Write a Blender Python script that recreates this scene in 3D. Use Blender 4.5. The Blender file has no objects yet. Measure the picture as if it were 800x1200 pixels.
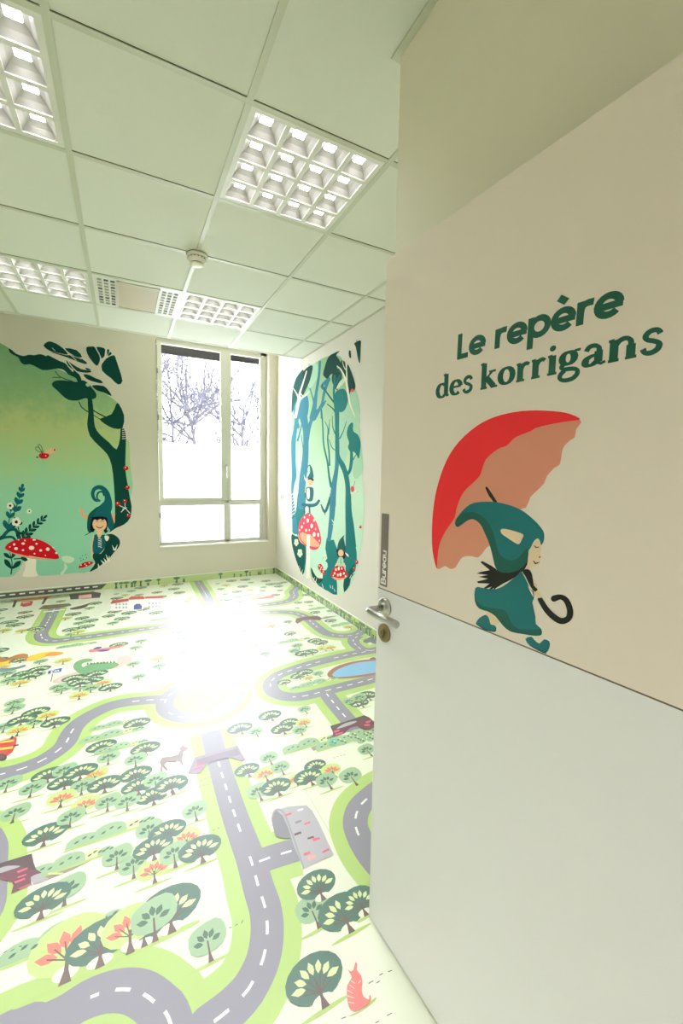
import bpy, bmesh, math, random
from mathutils import Vector, Matrix
from mathutils.geometry import tessellate_polygon
random.seed(7)
PI = math.pi
COL = bpy.context.scene.collection

# ---------------------------------------------------------------- camera geometry (metres, solved from the 0.6 m ceiling grid)
F = 487.62
H = 1.39
EYE = Vector((0, 0, H))
RT = Vector((0.88606949, -0.4631825, 0.01851559))
UP = Vector((0.02510995, 0.08784294, 0.99581781))
FW = Vector((0.46287185, 0.88189885, -0.08946544))
CZ = H + 1.3246          # ceiling height
XR = 1.867               # right wall
YB = 5.49                # window wall
YC = 4.593               # where the suspended ceiling stops short of the window wall
GX, GY = -0.166, 1.5933  # a node of the ceiling grid
XL = -3.166              # left wall (outside the frame)
SK = 0.082               # height of the coved skirting

def ray(u, v):
    return RT * ((u - 400) / F) - UP * ((v - 600) / F) + FW

class Plane:
    """a flat surface with its own 2D frame: o + a*ax + b*ay, n points into the room"""
    def __init__(s, o, ax, ay, n):
        s.o, s.ax, s.ay, s.n = Vector(o), Vector(ax), Vector(ay), Vector(n)
    def px(s, p):
        d = ray(*p); t = (s.o - EYE).dot(s.n) / d.dot(s.n)
        q = EYE + d * t - s.o
        return (q.dot(s.ax), q.dot(s.ay))
    def at(s, a, b, h=0):
        return s.o + s.ax * a + s.ay * b + s.n * h

DA = math.radians(-3.6)
DD = Vector((math.sin(DA), math.cos(DA), 0))      # along the door from hinge to latch
DN = Vector((-math.cos(DA), math.sin(DA), 0))     # out of the painted face
DW = 1.0
DEDGE = Vector((0.6524, 1.0067, 0))
HINGE = DEDGE - DD * DW
P_floor = Plane((0, 0, 0), (1, 0, 0), (0, 1, 0), (0, 0, 1))
P_back = Plane((0, YB, 0), (1, 0, 0), (0, 0, 1), (0, -1, 0))
P_right = Plane((XR, 0, 0), (0, 1, 0), (0, 0, 1), (-1, 0, 0))
P_door = Plane(HINGE, DD, (0, 0, 1), DN)
P_win = Plane((0, YB + .14, 0), (1, 0, 0), (0, 0, 1), (0, -1, 0))

# ---------------------------------------------------------------- materials
def lin(c):
    return tuple((x / 255 / 12.92) if x / 255 <= .04045 else ((x / 255 + .055) / 1.055) ** 2.4 for x in c) + (1,)
_m = {}
def mat(name, rgb, rough=.5, metal=0, spec=.5, bump=0, bscale=200, coat=0, vary=0, vscale=3):
    if name in _m: return _m[name]
    m = bpy.data.materials.new(name); m.use_nodes = True
    nt = m.node_tree; b = nt.nodes['Principled BSDF']
    b.inputs['Base Color'].default_value = lin(rgb)
    b.inputs['Roughness'].default_value = rough
    b.inputs['Metallic'].default_value = metal
    b.inputs['Specular IOR Level'].default_value = spec
    tc = nt.nodes.new('ShaderNodeTexCoord')
    if vary:
        n = nt.nodes.new('ShaderNodeTexNoise'); n.inputs['Scale'].default_value = vscale
        n.inputs['Detail'].default_value = 6
        mx = nt.nodes.new('ShaderNodeMix'); mx.data_type = 'RGBA'
        c = lin(rgb)
        mx.inputs['A'].default_value = tuple(x * (1 - vary) for x in c[:3]) + (1,)
        mx.inputs['B'].default_value = tuple(min(1, x * (1 + vary)) for x in c[:3]) + (1,)
        nt.links.new(tc.outputs['Object'], n.inputs['Vector'])
        nt.links.new(n.outputs['Fac'], mx.inputs['Factor'])
        nt.links.new(mx.outputs['Result'], b.inputs['Base Color'])
    if bump:
        n = nt.nodes.new('ShaderNodeTexNoise'); n.inputs['Scale'].default_value = bscale
        bp = nt.nodes.new('ShaderNodeBump'); bp.inputs['Strength'].default_value = bump
        bp.inputs['Distance'].default_value = .002
        nt.links.new(tc.outputs['Object'], n.inputs['Vector'])
        nt.links.new(n.outputs['Fac'], bp.inputs['Height'])
        nt.links.new(bp.outputs['Normal'], b.inputs['Normal'])
    _m[name] = m
    return m
def emit(name, rgb, s):
    m = bpy.data.materials.new(name); m.use_nodes = True
    nt = m.node_tree; nt.nodes.remove(nt.nodes['Principled BSDF'])
    e = nt.nodes.new('ShaderNodeEmission'); e.inputs[0].default_value = lin(rgb); e.inputs[1].default_value = s
    nt.links.new(e.outputs[0], nt.nodes['Material Output'].inputs[0]); _m[name] = m
    return m
def ramp_mat(name, stops, axis='Z', lo=0, hi=1, wob=.08, nscale=6, rough=.85):
    """a printed colour gradient across the sticker, broken up by foliage-like noise"""
    m = bpy.data.materials.new(name); m.use_nodes = True
    nt = m.node_tree; b = nt.nodes['Principled BSDF']; b.inputs['Roughness'].default_value = rough
    tc = nt.nodes.new('ShaderNodeTexCoord'); sp = nt.nodes.new('ShaderNodeSeparateXYZ')
    mr = nt.nodes.new('ShaderNodeMapRange'); mr.inputs['From Min'].default_value = lo; mr.inputs['From Max'].default_value = hi
    n = nt.nodes.new('ShaderNodeTexNoise'); n.inputs['Scale'].default_value = nscale; n.inputs['Detail'].default_value = 8
    n.inputs['Roughness'].default_value = .7
    ma = nt.nodes.new('ShaderNodeMath'); ma.operation = 'MULTIPLY_ADD'; ma.inputs[1].default_value = wob * 2
    sb = nt.nodes.new('ShaderNodeMath'); sb.operation = 'SUBTRACT'; sb.inputs[1].default_value = wob
    cr = nt.nodes.new('ShaderNodeValToRGB')
    L = nt.links.new
    L(tc.outputs['Object'], sp.inputs[0]); L(tc.outputs['Object'], n.inputs['Vector'])
    L(sp.outputs[axis], mr.inputs['Value']); L(n.outputs['Fac'], ma.inputs[0]); L(mr.outputs[0], ma.inputs[2])
    L(ma.outputs[0], sb.inputs[0]); L(sb.outputs[0], cr.inputs[0]); L(cr.outputs[0], b.inputs['Base Color'])
    e = cr.color_ramp.elements
    while len(e) > 1: e.remove(e[-1])
    e[0].position = stops[0][0]; e[0].color = lin(stops[0][1])
    for p, c in stops[1:]:
        x = e.new(p); x.color = lin(c)
    _m[name] = m
    return m

M_wall = mat('wall_paint', (222, 217, 206), .85, spec=.25, bump=.15, bscale=350)
M_wallb = mat('wall_paint_shaded', (216, 210, 192), .85, spec=.25, bump=.15, bscale=350)  # dimmer light on the window wall, put into a darker paint colour
M_wallp = mat('partition_paint', (234, 226, 206), .6, bump=.15, bscale=350)
M_ceil = mat('ceiling_tile', (210, 212, 196), .8, bump=.35, bscale=500, vary=.012, vscale=60)
M_bar = mat('ceiling_bar', (190, 192, 170), .45)
M_gap = mat('shadow_gap', (52, 50, 40), .9)
M_frame = mat('window_lacquer', (214, 213, 199), .35)
M_lum = mat('luminaire_white', (216, 215, 204), .4)
M_refl = mat('reflector', (176, 174, 166), .3)
M_led = emit('led_glow', (247, 246, 255), 1)
def _optic():     # lensed LEDs throw most of their light downwards
    nt = M_led.node_tree; e = next(n for n in nt.nodes if n.type == 'EMISSION')
    g = nt.nodes.new('ShaderNodeNewGeometry'); d = nt.nodes.new('ShaderNodeVectorMath'); d.operation = 'DOT_PRODUCT'
    a = nt.nodes.new('ShaderNodeMath'); a.operation = 'ABSOLUTE'; p = nt.nodes.new('ShaderNodeMath'); p.operation = 'POWER'; p.inputs[1].default_value = 2.4
    m = nt.nodes.new('ShaderNodeMath'); m.operation = 'MULTIPLY_ADD'; m.inputs[1].default_value = LED; m.inputs[2].default_value = 5
    nt.links.new(g.outputs['Incoming'], d.inputs[0]); nt.links.new(g.outputs['True Normal'], d.inputs[1]); nt.links.new(d.outputs['Value'], a.inputs[0])
    nt.links.new(a.outputs[0], p.inputs[0]); nt.links.new(p.outputs[0], m.inputs[0]); nt.links.new(m.outputs[0], e.inputs[1])
LED = 400; _optic()
M_dark = mat('dark_plastic', (28, 26, 24), .5)
M_steel = mat('brushed_steel', (190, 188, 182), .28, metal=1)
M_steeld = mat('dull_steel', (120, 116, 108), .35, metal=1)
M_brass = mat('aged_brass', (150, 135, 100), .35, metal=1)
M_white = mat('white_plastic', (232, 228, 212), .4)

# ---------------------------------------------------------------- object helpers
def link(o, parent=None):
    COL.objects.link(o)
    if parent: o.parent = parent
    return o
def props(o, label=None, cat=None, group=None, kind=None):
    if label: o['label'] = label
    if cat: o['category'] = cat
    if group: o['group'] = group
    if kind: o['kind'] = kind
    return o
def thing(name, label, cat, loc=(0, 0, 0), rz=0, group=None):
    o = bpy.data.objects.new(name, None); o.location = loc; o.rotation_euler = (0, 0, rz)
    o.empty_display_size = .05
    return props(link(o), label, cat, group)
class MB:
    """collects quads/boxes/tubes with a material each"""
    def __init__(s): s.v, s.f, s.mi, s.ms, s.sm = [], [], [], [], []
    def m(s, m):
        if m not in s.ms: s.ms.append(m)
        return s.ms.index(m)
    def face(s, pts, m, smooth=False):
        k = len(s.v); s.v += [tuple(p) for p in pts]
        s.f.append(tuple(range(k, k + len(pts)))); s.mi.append(s.m(m)); s.sm.append(smooth)
    def box(s, x0, x1, y0, y1, z0, z1, m):
        P = [Vector((x, y, z)) for z in (z0, z1) for y in (y0, y1) for x in (x0, x1)]
        s.hexa(P, m)
    def hexa(s, P, m):
        k = len(s.v); s.v += [tuple(p) for p in P]
        for q in ((0, 2, 3, 1), (4, 5, 7, 6), (0, 1, 5, 4), (2, 6, 7, 3), (0, 4, 6, 2), (1, 3, 7, 5)):
            s.f.append(tuple(k + i for i in q)); s.mi.append(s.m(m)); s.sm.append(False)
    def bar(s, pl, a0, a1, b0, b1, h0, h1, m):
        s.hexa([pl.at(a, b, h) for h in (h0, h1) for b in (b0, b1) for a in (a0, a1)], m)
    def lathe(s, o, ax, prof, m, n=32):
        """profile of (radius, distance) about an axis"""
        ax = Vector(ax).normalized(); u = ax.orthogonal().normalized(); w = ax.cross(u)
        k = len(s.v); o = Vector(o)
        for r, h in prof:
            for i in range(n):
                t = 2 * PI * i / n
                s.v.append(tuple(o + ax * h + (u * math.cos(t) + w * math.sin(t)) * r))
        for j in range(len(prof) - 1):
            for i in range(n):
                s.f.append((k + j * n + i, k + j * n + (i + 1) % n, k + (j + 1) * n + (i + 1) % n, k + (j + 1) * n + i))
                s.mi.append(s.m(m)); s.sm.append(True)
        for j in (0, len(prof) - 1):
            if prof[j][0] > 1e-6:
                s.f.append(tuple(k + j * n + i for i in range(n))); s.mi.append(s.m(m)); s.sm.append(False)
    def tube(s, pts, rs, m, n=12, caps=True):
        pts = [Vector(p) for p in pts]; k = len(s.v); up = None
        for i, p in enumerate(pts):
            d = (pts[min(i + 1, len(pts) - 1)] - pts[max(i - 1, 0)]).normalized()
            if up is None: up = d.orthogonal().normalized()
            up = (up - d * up.dot(d)).normalized(); w = d.cross(up)
            r = rs[i] if isinstance(rs, (list, tuple)) else rs
            for j in range(n):
                t = 2 * PI * j / n
                s.v.append(tuple(p + (up * math.cos(t) + w * math.sin(t)) * r))
        for i in range(len(pts) - 1):
            for j in range(n):
                s.f.append((k + i * n + j, k + i * n + (j + 1) % n, k + (i + 1) * n + (j + 1) % n, k + (i + 1) * n + j))
                s.mi.append(s.m(m)); s.sm.append(True)
        if caps:
            for i in (0, len(pts) - 1):
                s.f.append(tuple(k + i * n + j for j in range(n))); s.mi.append(s.m(m)); s.sm.append(False)
    def build(s, name, parent=None, bevel=0, fix=True):
        me = bpy.data.meshes.new(name); me.from_pydata(s.v, [], s.f)
        for m in s.ms: me.materials.append(m)
        for p, i, q in zip(me.polygons, s.mi, s.sm): p.material_index = i; p.use_smooth = q
        if fix:
            bm = bmesh.new(); bm.from_mesh(me); bmesh.ops.recalc_face_normals(bm, faces=bm.faces); bm.to_mesh(me); bm.free()
        me.update()
        o = bpy.data.objects.new(name, me); link(o, parent)
        if bevel:
            b = o.modifiers.new('bevel', 'BEVEL'); b.width = bevel; b.segments = 2; b.limit_method = 'ANGLE'
        return o

# ---------------------------------------------------------------- flat printed / painted artwork
def pts(s): return [tuple(float(k) for k in q.split(',')) for q in s.split()]
def smooth(P, n=4, closed=True):
    out = []; L = len(P)
    rng = range(L) if closed else range(L - 1)
    for i in rng:
        g = (lambda k: P[k % L]) if closed else (lambda k: P[max(0, min(L - 1, k))])
        p0, p1, p2, p3 = g(i - 1), g(i), g(i + 1), g(i + 2)
        for j in range(n):
            t = j / n
            out.append(tuple(.5 * (2 * b + (c - a) * t + (2 * a - 5 * b + 4 * c - d) * t * t + (3 * b - a - 3 * c + d) * t ** 3)
                             for a, b, c, d in zip(p0, p1, p2, p3)))
    if not closed: out.append(tuple(P[-1]))
    return out
def ell(cx, cy, rx, ry, rot=0, n=20, a0=0, a1=2 * PI):
    c, s = math.cos(rot), math.sin(rot); full = abs(a1 - a0 - 2 * PI) < 1e-6
    R = []
    for i in range(n if full else n + 1):
        t = a0 + (a1 - a0) * i / n
        x, y = rx * math.cos(t), ry * math.sin(t)
        R.append((cx + x * c - y * s, cy + x * s + y * c))
    return R
class Art:
    STEP = 1.0e-4; PH = 0
    def __init__(s, plane, base=0.0, crop=(0, 0, 1), step=None):
        s.p, s.base, s.c, s.mb = plane, base, crop, MB()
        s.step = step or s.STEP; s.n = Art.PH; s.hold = False
    def cr(s, x, y, k): s.c = (x, y, k); return s
    def conv(s, P):          # crop coordinates -> surface coordinates
        ox, oy, k = s.c
        return [s.p.px((ox + x / k, oy + y / k)) for x, y in P]
    def poly(s, P, m, lv=0):
        """P in surface metres"""
        V = [Vector((a, b, 0)) for a, b in P]
        if not s.hold: s.n += 1
        h = s.base + lv * s.step + (s.n % 12) * 4.2e-6
        k = len(s.mb.v); s.mb.v += [tuple(s.p.at(a, b, h)) for a, b in P]
        mi = s.mb.m(m); nn = s.p.ax.cross(s.p.ay).dot(s.p.n)
        for t in tessellate_polygon([V]):
            a, b, c = (V[i] for i in t)
            z = (b - a).cross(c - a).z
            if abs(z) < 1e-12: continue
            s.mb.f.append(tuple(k + i for i in (t if z * nn > 0 else t[::-1]))); s.mb.mi.append(mi); s.mb.sm.append(False)
    def strip(s, P, w, m, lv=0, closed=False, cap=False):
        n = len(P); ws = w if isinstance(w, (list, tuple)) else [w] * n
        if len(ws) != n:
            ws = [ws[0] + 0 * i for i in range(n)] if len(ws) == 1 else [
                (lambda t: ws[int(t)] + (ws[min(int(t) + 1, len(ws) - 1)] - ws[int(t)]) * (t - int(t)))(i * (len(ws) - 1) / (n - 1)) for i in range(n)]
        L, R = [], []
        for i in range(n):
            a = P[(i - 1) % n] if closed else P[max(i - 1, 0)]
            b = P[(i + 1) % n] if closed else P[min(i + 1, n - 1)]
            dx, dy = b[0] - a[0], b[1] - a[1]; l = math.hypot(dx, dy) or 1
            nx, ny = -dy / l * ws[i] / 2, dx / l * ws[i] / 2
            L.append((P[i][0] + nx, P[i][1] + ny)); R.append((P[i][0] - nx, P[i][1] - ny))
        s.n += 1; s.hold = True
        for i in range(n if closed else n - 1):
            j = (i + 1) % n
            s.poly([L[i], L[j], R[j], R[i]], m, lv + (i % 37) * 3e-6 / s.step)
        s.hold = False
        if cap:
            s.poly(ell(P[0][0], P[0][1], ws[0] / 2, ws[0] / 2, n=10), m, lv)
            s.poly(ell(P[-1][0], P[-1][1], ws[-1] / 2, ws[-1] / 2, n=10), m, lv)
    # shapes given in crop coordinates
    def shape(s, t, m, lv=0, sm=3):
        P = pts(t) if isinstance(t, str) else t
        if sm: P = smooth(P, sm)
        s.poly(s.conv(P), m, lv)
    def line(s, t, w, m, lv=0, sm=4, cap=True):
        """w in crop pixels; the outline is drawn in the crop, then laid on the surface"""
        P = pts(t) if isinstance(t, str) else t
        n0 = len(P)
        if sm and n0 > 2: P = smooth(P, sm, False)
        n = len(P); ws = list(w) if isinstance(w, (list, tuple)) else [w, w]
        W = [(lambda q: ws[int(q)] + (ws[min(int(q) + 1, len(ws) - 1)] - ws[int(q)]) * (q - int(q)))(i * (len(ws) - 1) / (n - 1)) for i in range(n)]
        L, R = [], []
        for i in range(n):
            a, b = P[max(i - 1, 0)], P[min(i + 1, n - 1)]
            dx, dy = b[0] - a[0], b[1] - a[1]; l = math.hypot(dx, dy) or 1
            nx, ny = -dy / l * W[i] / 2, dx / l * W[i] / 2
            L.append((P[i][0] + nx, P[i][1] + ny)); R.append((P[i][0] - nx, P[i][1] - ny))
        L, R = s.conv(L), s.conv(R)
        s.n += 1; s.hold = True
        for i in range(n - 1): s.poly([L[i], L[i + 1], R[i + 1], R[i]], m, lv)
        s.hold = False
        if cap:
            for q, ww in ((P[0], W[0]), (P[-1], W[-1])):
                if ww > 1: s.poly(s.conv(ell(q[0], q[1], ww / 2, ww / 2, n=10)), m, lv)
    def dot(s, x, y, rx, ry, m, lv=0, rot=0): s.poly(s.conv(ell(x, y, rx, ry, rot)), m, lv)
    def leaf(s, x, y, dx, dy, wid, m, lv=0):
        l = math.hypot(dx, dy); nx, ny = -dy / l * wid / 2, dx / l * wid / 2
        s.shape([(x, y), (x + dx * .35 + nx * .8, y + dy * .35 + ny * .8), (x + dx * .7 + nx, y + dy * .7 + ny), (x + dx, y + dy),
                 (x + dx * .7 - nx, y + dy * .7 - ny), (x + dx * .35 - nx * .8, y + dy * .35 - ny * .8)], m, lv, 3)
    def frond(s, t, ln, wid, m, lv=0, n=6, stem=8, spread=.75, tip=True):
        P = smooth(pts(t), 6, False)
        s.line(P, [stem, stem * .5], m, lv, 0)
        for i in range(n):
            q = (i + .6) / (n + .3) * (len(P) - 1); k = min(int(q), len(P) - 2)
            x = P[k][0] + (P[k + 1][0] - P[k][0]) * (q - k); y = P[k][1] + (P[k + 1][1] - P[k][1]) * (q - k)
            a = math.atan2(P[k + 1][1] - P[k][1], P[k + 1][0] - P[k][0]); f = 1 - .45 * i / n
            for sgn in (-1, 1):
                b = a + sgn * spread
                s.leaf(x, y, math.cos(b) * ln * f, math.sin(b) * ln * f, wid * f, m, lv)
        if tip:
            x, y = P[-1]; a = math.atan2(P[-1][1] - P[-3][1], P[-1][0] - P[-3][0])
            s.leaf(x, y, math.cos(a) * ln * .7, math.sin(a) * ln * .7, wid * .7, m, lv)
    def build(s, name, parent=None):
        Art.PH += 5; return s.mb.build(name, parent, fix=False)

# ================================================================ ROOM SHELL
YF = -.10     # corridor side of the door wall
W0 = P_back.px((184.3, 520))[0]; W1 = P_back.px((315, 520))[0]
WZ0 = P_back.px((250, 637.5))[1]; WZ1 = 3.0
TOP = 3.15
b = MB()
b.box(XL - .1, W0, YB, YB + .25, 0, TOP, M_wallb); b.box(W1, XR + .1, YB, YB + .25, 0, TOP, M_wallb)
b.box(W0, W1, YB, YB + .25, 0, WZ0, M_wallb); b.box(W0, W1, YB, YB + .25, WZ1, TOP, M_wallb)
props(b.build('wall_back'), kind='structure')
b = MB(); b.box(XR, XR + .1, 1.2, YB + .25, 0, TOP, M_wall)
props(b.build('wall_right'), kind='structure')
XP, YP = .8095, 1.197
b = MB(); b.box(XP, XR + .1, YF, YP, 0, TOP, M_wallp)
props(b.build('wall_entry'), kind='structure')
b = MB(); b.box(XL - .1, XL, YF, YB + .25, 0, TOP, M_wall)
props(b.build('wall_left'), kind='structure')
DX0, DX1 = -.30, .735
b = MB(); b.box(XL - .1, DX0, YF, 0, 0, TOP, M_wall); b.box(DX1, XP, YF, 0, 0, TOP, M_wall)
b.box(DX0, DX1, YF, 0, 2.02, TOP, M_wall)
props(b.build('wall_front'), kind='structure')
# corridor the photographer stands in
b = MB()
b.box(-1.9, 2.2, -2.3, -2.2, 0, TOP, M_wall); b.box(-1.9, -1.8, -2.2, YF, 0, TOP, M_wall); b.box(2.1, 2.2, -2.2, YF, 0, TOP, M_wall)
props(b.build('wall_corridor'), kind='structure')

# ---------------------------------------------------------------- ceiling: 0.6 m tiles on a visible grid
LIGHTS = [(-1, 0), (1, 0), (-1, 3), (1, 3), (-3, 0), (-3, 3), (-3, -2)]
CORRIDOR_FILL = [(-1, -6), (1, -6), (-1, -5), (1, -5)]  # unseen corridor lamps, added to brighten the door face
SKIP = set(LIGHTS + CORRIDOR_FILL + [(0, 3)])
b = MB()
i0, i1 = -5, 4; j0, j1 = -7, 5
def clip(v, lo, hi): return max(lo, min(hi, v))
for i in range(i0, i1):
    for j in range(j0, j1):
        if (i, j) in SKIP: continue
        x0, x1 = GX + .6 * i, GX + .6 * (i + 1); y0, y1 = GY + .6 * j, GY + .6 * (j + 1)
        x0, x1 = clip(x0, XL, XR), clip(x1, XL, XR); y0, y1 = clip(y0, -2.25, YC), clip(y1, -2.25, YC)
        if x1 - x0 < .01 or y1 - y0 < .01: continue
        b.box(x0 + .001, x1 - .001, y0 + .001, y1 - .001, CZ, CZ + .02, M_ceil)
BW = .012
for i in range(i0, i1 + 1):
    x = GX + .6 * i
    if XL < x < XR: b.box(x - BW, x + BW, -2.2, YC, CZ - .004, CZ + .0005, M_bar)
for j in range(j0, j1 + 1):
    y = GY + .6 * j
    if -2.2 < y < YC + .01: b.box(XL, XR, y - BW, min(y + BW, YC), CZ - .0035, CZ + .0005, M_bar)
    if -2.2 < y < YC - .02: b.box(XL, XR, y - BW - .0028, y - BW, CZ - .0008, CZ + .0004, M_gap)
b.box(XL - .1, XR + .1, -2.3, YB + .25, TOP, TOP + .1, M_ceil)
props(b.build('ceiling'), kind='structure')
b = MB(); b.box(XL, XR, YC, YC + .018, CZ - .004, TOP, M_ceil)
props(b.build('trim_1'), kind='structure')
# wall angle round the partition and right wall
b = MB()
b.box(XP - .022, XP - .0001, .0, YP + .022, CZ - .007, CZ - .0042, M_bar)
b.box(XP - .0001, XR - .0001, YP + .0001, YP + .022, CZ - .007, CZ - .0042, M_bar)
b.box(XR - .02, XR - .0001, YP + .0222, YC, CZ - .007, CZ - .0042, M_bar)
props(b.build('trim_2'), kind='structure')

# ---------------------------------------------------------------- luminaires
def luminaire_parts(t):
    S = .288; n = 4; c = .118; pitch = .138
    b = MB()
    # face plate with sixteen square openings: build as strips
    edges = []
    cs = [(-1.5 + k) * pitch for k in range(n)]
    xs = [-S] + [v for q in cs for v in (q - c / 2, q + c / 2)] + [S]
    for a in range(len(xs) - 1):
        for d in range(len(xs) - 1):
            if a % 2 == 1 and d % 2 == 1: continue
            b.box(xs[a], xs[a + 1], xs[d], xs[d + 1], -.002, .004, M_lum)
    for s1, s2, s3, s4 in ((-S, S, -S, -S + .004), (-S, S, S - .004, S), (-S, -S + .004, -S, S), (S - .004, S, -S, S)):
        b.box(s1, s2, s3, s4, -.002, .07, M_lum)
    b.box(-S, S, -S, S, .07, .074, M_lum)
    b.build('housing', t)
    h = .038; q = .027
    for cx in cs:
        for cy in cs:
            r = MB(); e = MB()
            o = [(cx + sx * c / 2, cy + sy * c / 2, .003) for sx, sy in ((-1, -1), (1, -1), (1, 1), (-1, 1))]
            mid = [(cx + sx * c * .38, cy + sy * c * .38, .022) for sx, sy in ((-1, -1), (1, -1), (1, 1), (-1, 1))]
            i_ = [(cx + sx * q, cy + sy * q, h) for sx, sy in ((-1, -1), (1, -1), (1, 1), (-1, 1))]
            for k in range(4):
                l = (k + 1) % 4
                r.face([o[k], o[l], mid[l], mid[k]], M_refl); r.face([mid[k], mid[l], i_[l], i_[k]], M_refl)
            r.face(i_, M_refl)
            r.build('reflector', t, fix=False)
            for a in (-1, 0, 1):      # nine bright points under one lens
                for d in (-1, 0, 1):
                    x, y = cx + a * .0158, cy + d * .0158; w = .0062
                    e.face([(x - w, y - w, h - .002), (x - w, y + w, h - .002), (x + w, y + w, h - .002), (x + w, y - w, h - .002)], M_led)
            e.build('led_lamp', t, fix=False)
LBL = {(-1, 0): 'square recessed ceiling light cut by the top left edge of the photo',
       (1, 0): 'square recessed ceiling light with sixteen cells, largest and nearest the partition wall',
       (-1, 3): 'square recessed ceiling light on the left of the ventilation grille',
       (1, 3): 'square recessed ceiling light between the ventilation grille and right wall, above the window',
       (-3, 0): 'square recessed ceiling light near the left wall, outside the photo',
       (-3, 3): 'square recessed ceiling light in the far left corner, outside the photo',
       (-3, -2): 'square recessed ceiling light in the near left corner, outside the photo',
       (-1, -6): 'unseen recessed light added in the corridor to light the door, left rear', (1, -6): 'unseen recessed light added in the corridor to light the door, right rear',
       (-1, -5): 'unseen recessed light added in the corridor to light the door, left front', (1, -5): 'unseen recessed light added in the corridor to light the door, right front'}
first = None
for (i, j) in LIGHTS + CORRIDOR_FILL:
    loc = (GX + .6 * i + .3, GY + .6 * j + .3, CZ)
    if first is None:
        first = thing('ceiling_light', LBL[(i, j)], 'ceiling light', loc, 0, 'square recessed ceiling lights'); luminaire_parts(first)
    else:
        r = first.copy(); COL.objects.link(r); r.location = loc; r['label'] = LBL[(i, j)]
        for ch in first.children:
            c = ch.copy(); COL.objects.link(c); c.parent = r

# ---------------------------------------------------------------- ventilation grille in the ceiling
t = thing('ventilation_grille', 'square white ceiling ventilation grille with slotted sides and a beige centre panel', 'vent', (GX + .3, GY + 1.8 + .3, CZ))
b = MB(); b.box(-.288, .288, -.288, .288, -.003, .004, M_lum); b.box(-.28, .28, -.28, .28, .004, .16, M_lum)
b.build('face_plate', t)
b = MB(); b.box(-.13, .135, -.25, .25, -.007, -.003, mat('beige_panel', (190, 178, 152), .6)); b.build('centre_panel', t, bevel=.002)
b = MB()
for a0, a1, c0, c1 in ((-.138, .143, -.26, -.25), (-.138, .143, .25, .26), (-.138, -.13, -.26, .26), (.135, .143, -.26, .26)):
    b.box(a0, a1, c0, c1, -.011, -.003, M_lum)
b.build('panel_frame', t)
rr = random.Random(3)
for side in (-1, 1):
    for c in range(3):
        for k in range(9):
            b = MB(); x = side * (.168 + c * .041) + .003; y = -.225 + k * .056
            b.box(x - .0135, x + .0135, y - .013, y + .013, -.0042, -.003, M_dark if rr.random() < .42 else mat('slot_grey', (150, 148, 130), .7))
            b.box(x - .0155, x + .0155, y + .013, y + .017, -.007, -.003, M_lum)
            b.build('slot', t)
# ---------------------------------------------------------------- smoke detector
t = thing('smoke_detector', 'round cream smoke detector on the ceiling grid in front of the window', 'smoke detector', (.434, 2.793, CZ - .004))
b = MB(); b.lathe((0, 0, 0), (0, 0, -1), [(.058, 0), (.062, .003), (.062, .014), (.058, .017)], M_white, 40); b.build('base', t)
b = MB(); b.lathe((0, 0, 0), (0, 0, -1), [(.054, .017), (.052, .03), (.044, .036), (.041, .046), (.037, .048)], M_white, 40); b.build('body', t)
b = MB(); b.lathe((0, 0, 0), (0, 0, -1), [(.036, .047), (.036, .054)], M_dark, 40); b.build('air_slot', t)
b = MB(); b.lathe((0, 0, 0), (0, 0, -1), [(.040, .053), (.039, .058), (.028, .064), (.001, .066)], M_white, 40); b.build('cap', t)
for k in range(16):
    a = 2 * PI * k / 16; b = MB()
    b.box(math.cos(a) * .0525 - .004, math.cos(a) * .0525 + .004, math.sin(a) * .0525 - .004, math.sin(a) * .0525 + .004, -.026, -.0235, M_dark)
    b.build('vent_hole', t)

# ---------------------------------------------------------------- window
wn = props(link(bpy.data.objects.new('window_1', None)), kind='structure')
wn.location = ((W0 + W1) / 2, YB + .14, 0)
def wx(u, v=500): return P_win.px((u, v))[0]
def wz(v, u=250): return P_win.px((u, v))[1]
def wbuild(b, name, parent, bevel=0):
    o = b.build(name, None, bevel); o.parent = parent
    o.matrix_parent_inverse = Matrix.Translation(-wn.location) if parent == wn else Matrix.Identity(4)
    if parent != wn: o.matrix_parent_inverse = Matrix.Identity(4)
    return o
fx0, fx1 = W0 + .001, W1 - .001
# glazing rectangles measured from the photograph: (u0,u1,vtop,vbot)
Lx0, Lx1 = wx(190.3), wx(258.2); Rx0, Rx1 = wx(270.3), wx(304.1)
Lb = wz(583, 225); Rb = wz(585.3, 288)
lbx0, lbx1 = wx(188.9, 610), wx(262, 610); rbx0, rbx1 = wx(270, 610), wx(303.4, 610)
lbz0, lbz1 = wz(633.5, 225), wz(592.3, 225); rbz0, rbz1 = wz(630, 287), wz(591.3, 287)
Tz = wz(403.6, 190.3) + .02
yf0, yf1 = YB + .12, YB + .19
M = M_frame
b = MB()
def fr(x0, x1, z0, z1, y0=yf0, y1=yf1, m=M): b.box(x0, x1, y0, y1, z0, z1, m)
fr(fx0, fx0 + .018, WZ0 + .001, WZ1 - .001, yf0 + .02, yf1 + .02)
fr(rbx1 + .012, fx1, WZ0 + .001, WZ1 - .001)
fr(fx0, fx1, Tz + .02, WZ1 - .001)
midz = (Lb + lbz1) / 2
fr(fx0 + .018, rbx1 + .012, midz - .022, midz + .022)
fr((lbx1 + rbx0) / 2 - .022, (lbx1 + rbx0) / 2 + .022, WZ0 + .001, Tz + .02)
fr(fx0 + .018, rbx1 + .012, WZ0 + .001, min(lbz0, rbz0) - .006)
wbuild(b, 'window_frame', wn, .002)
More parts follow.
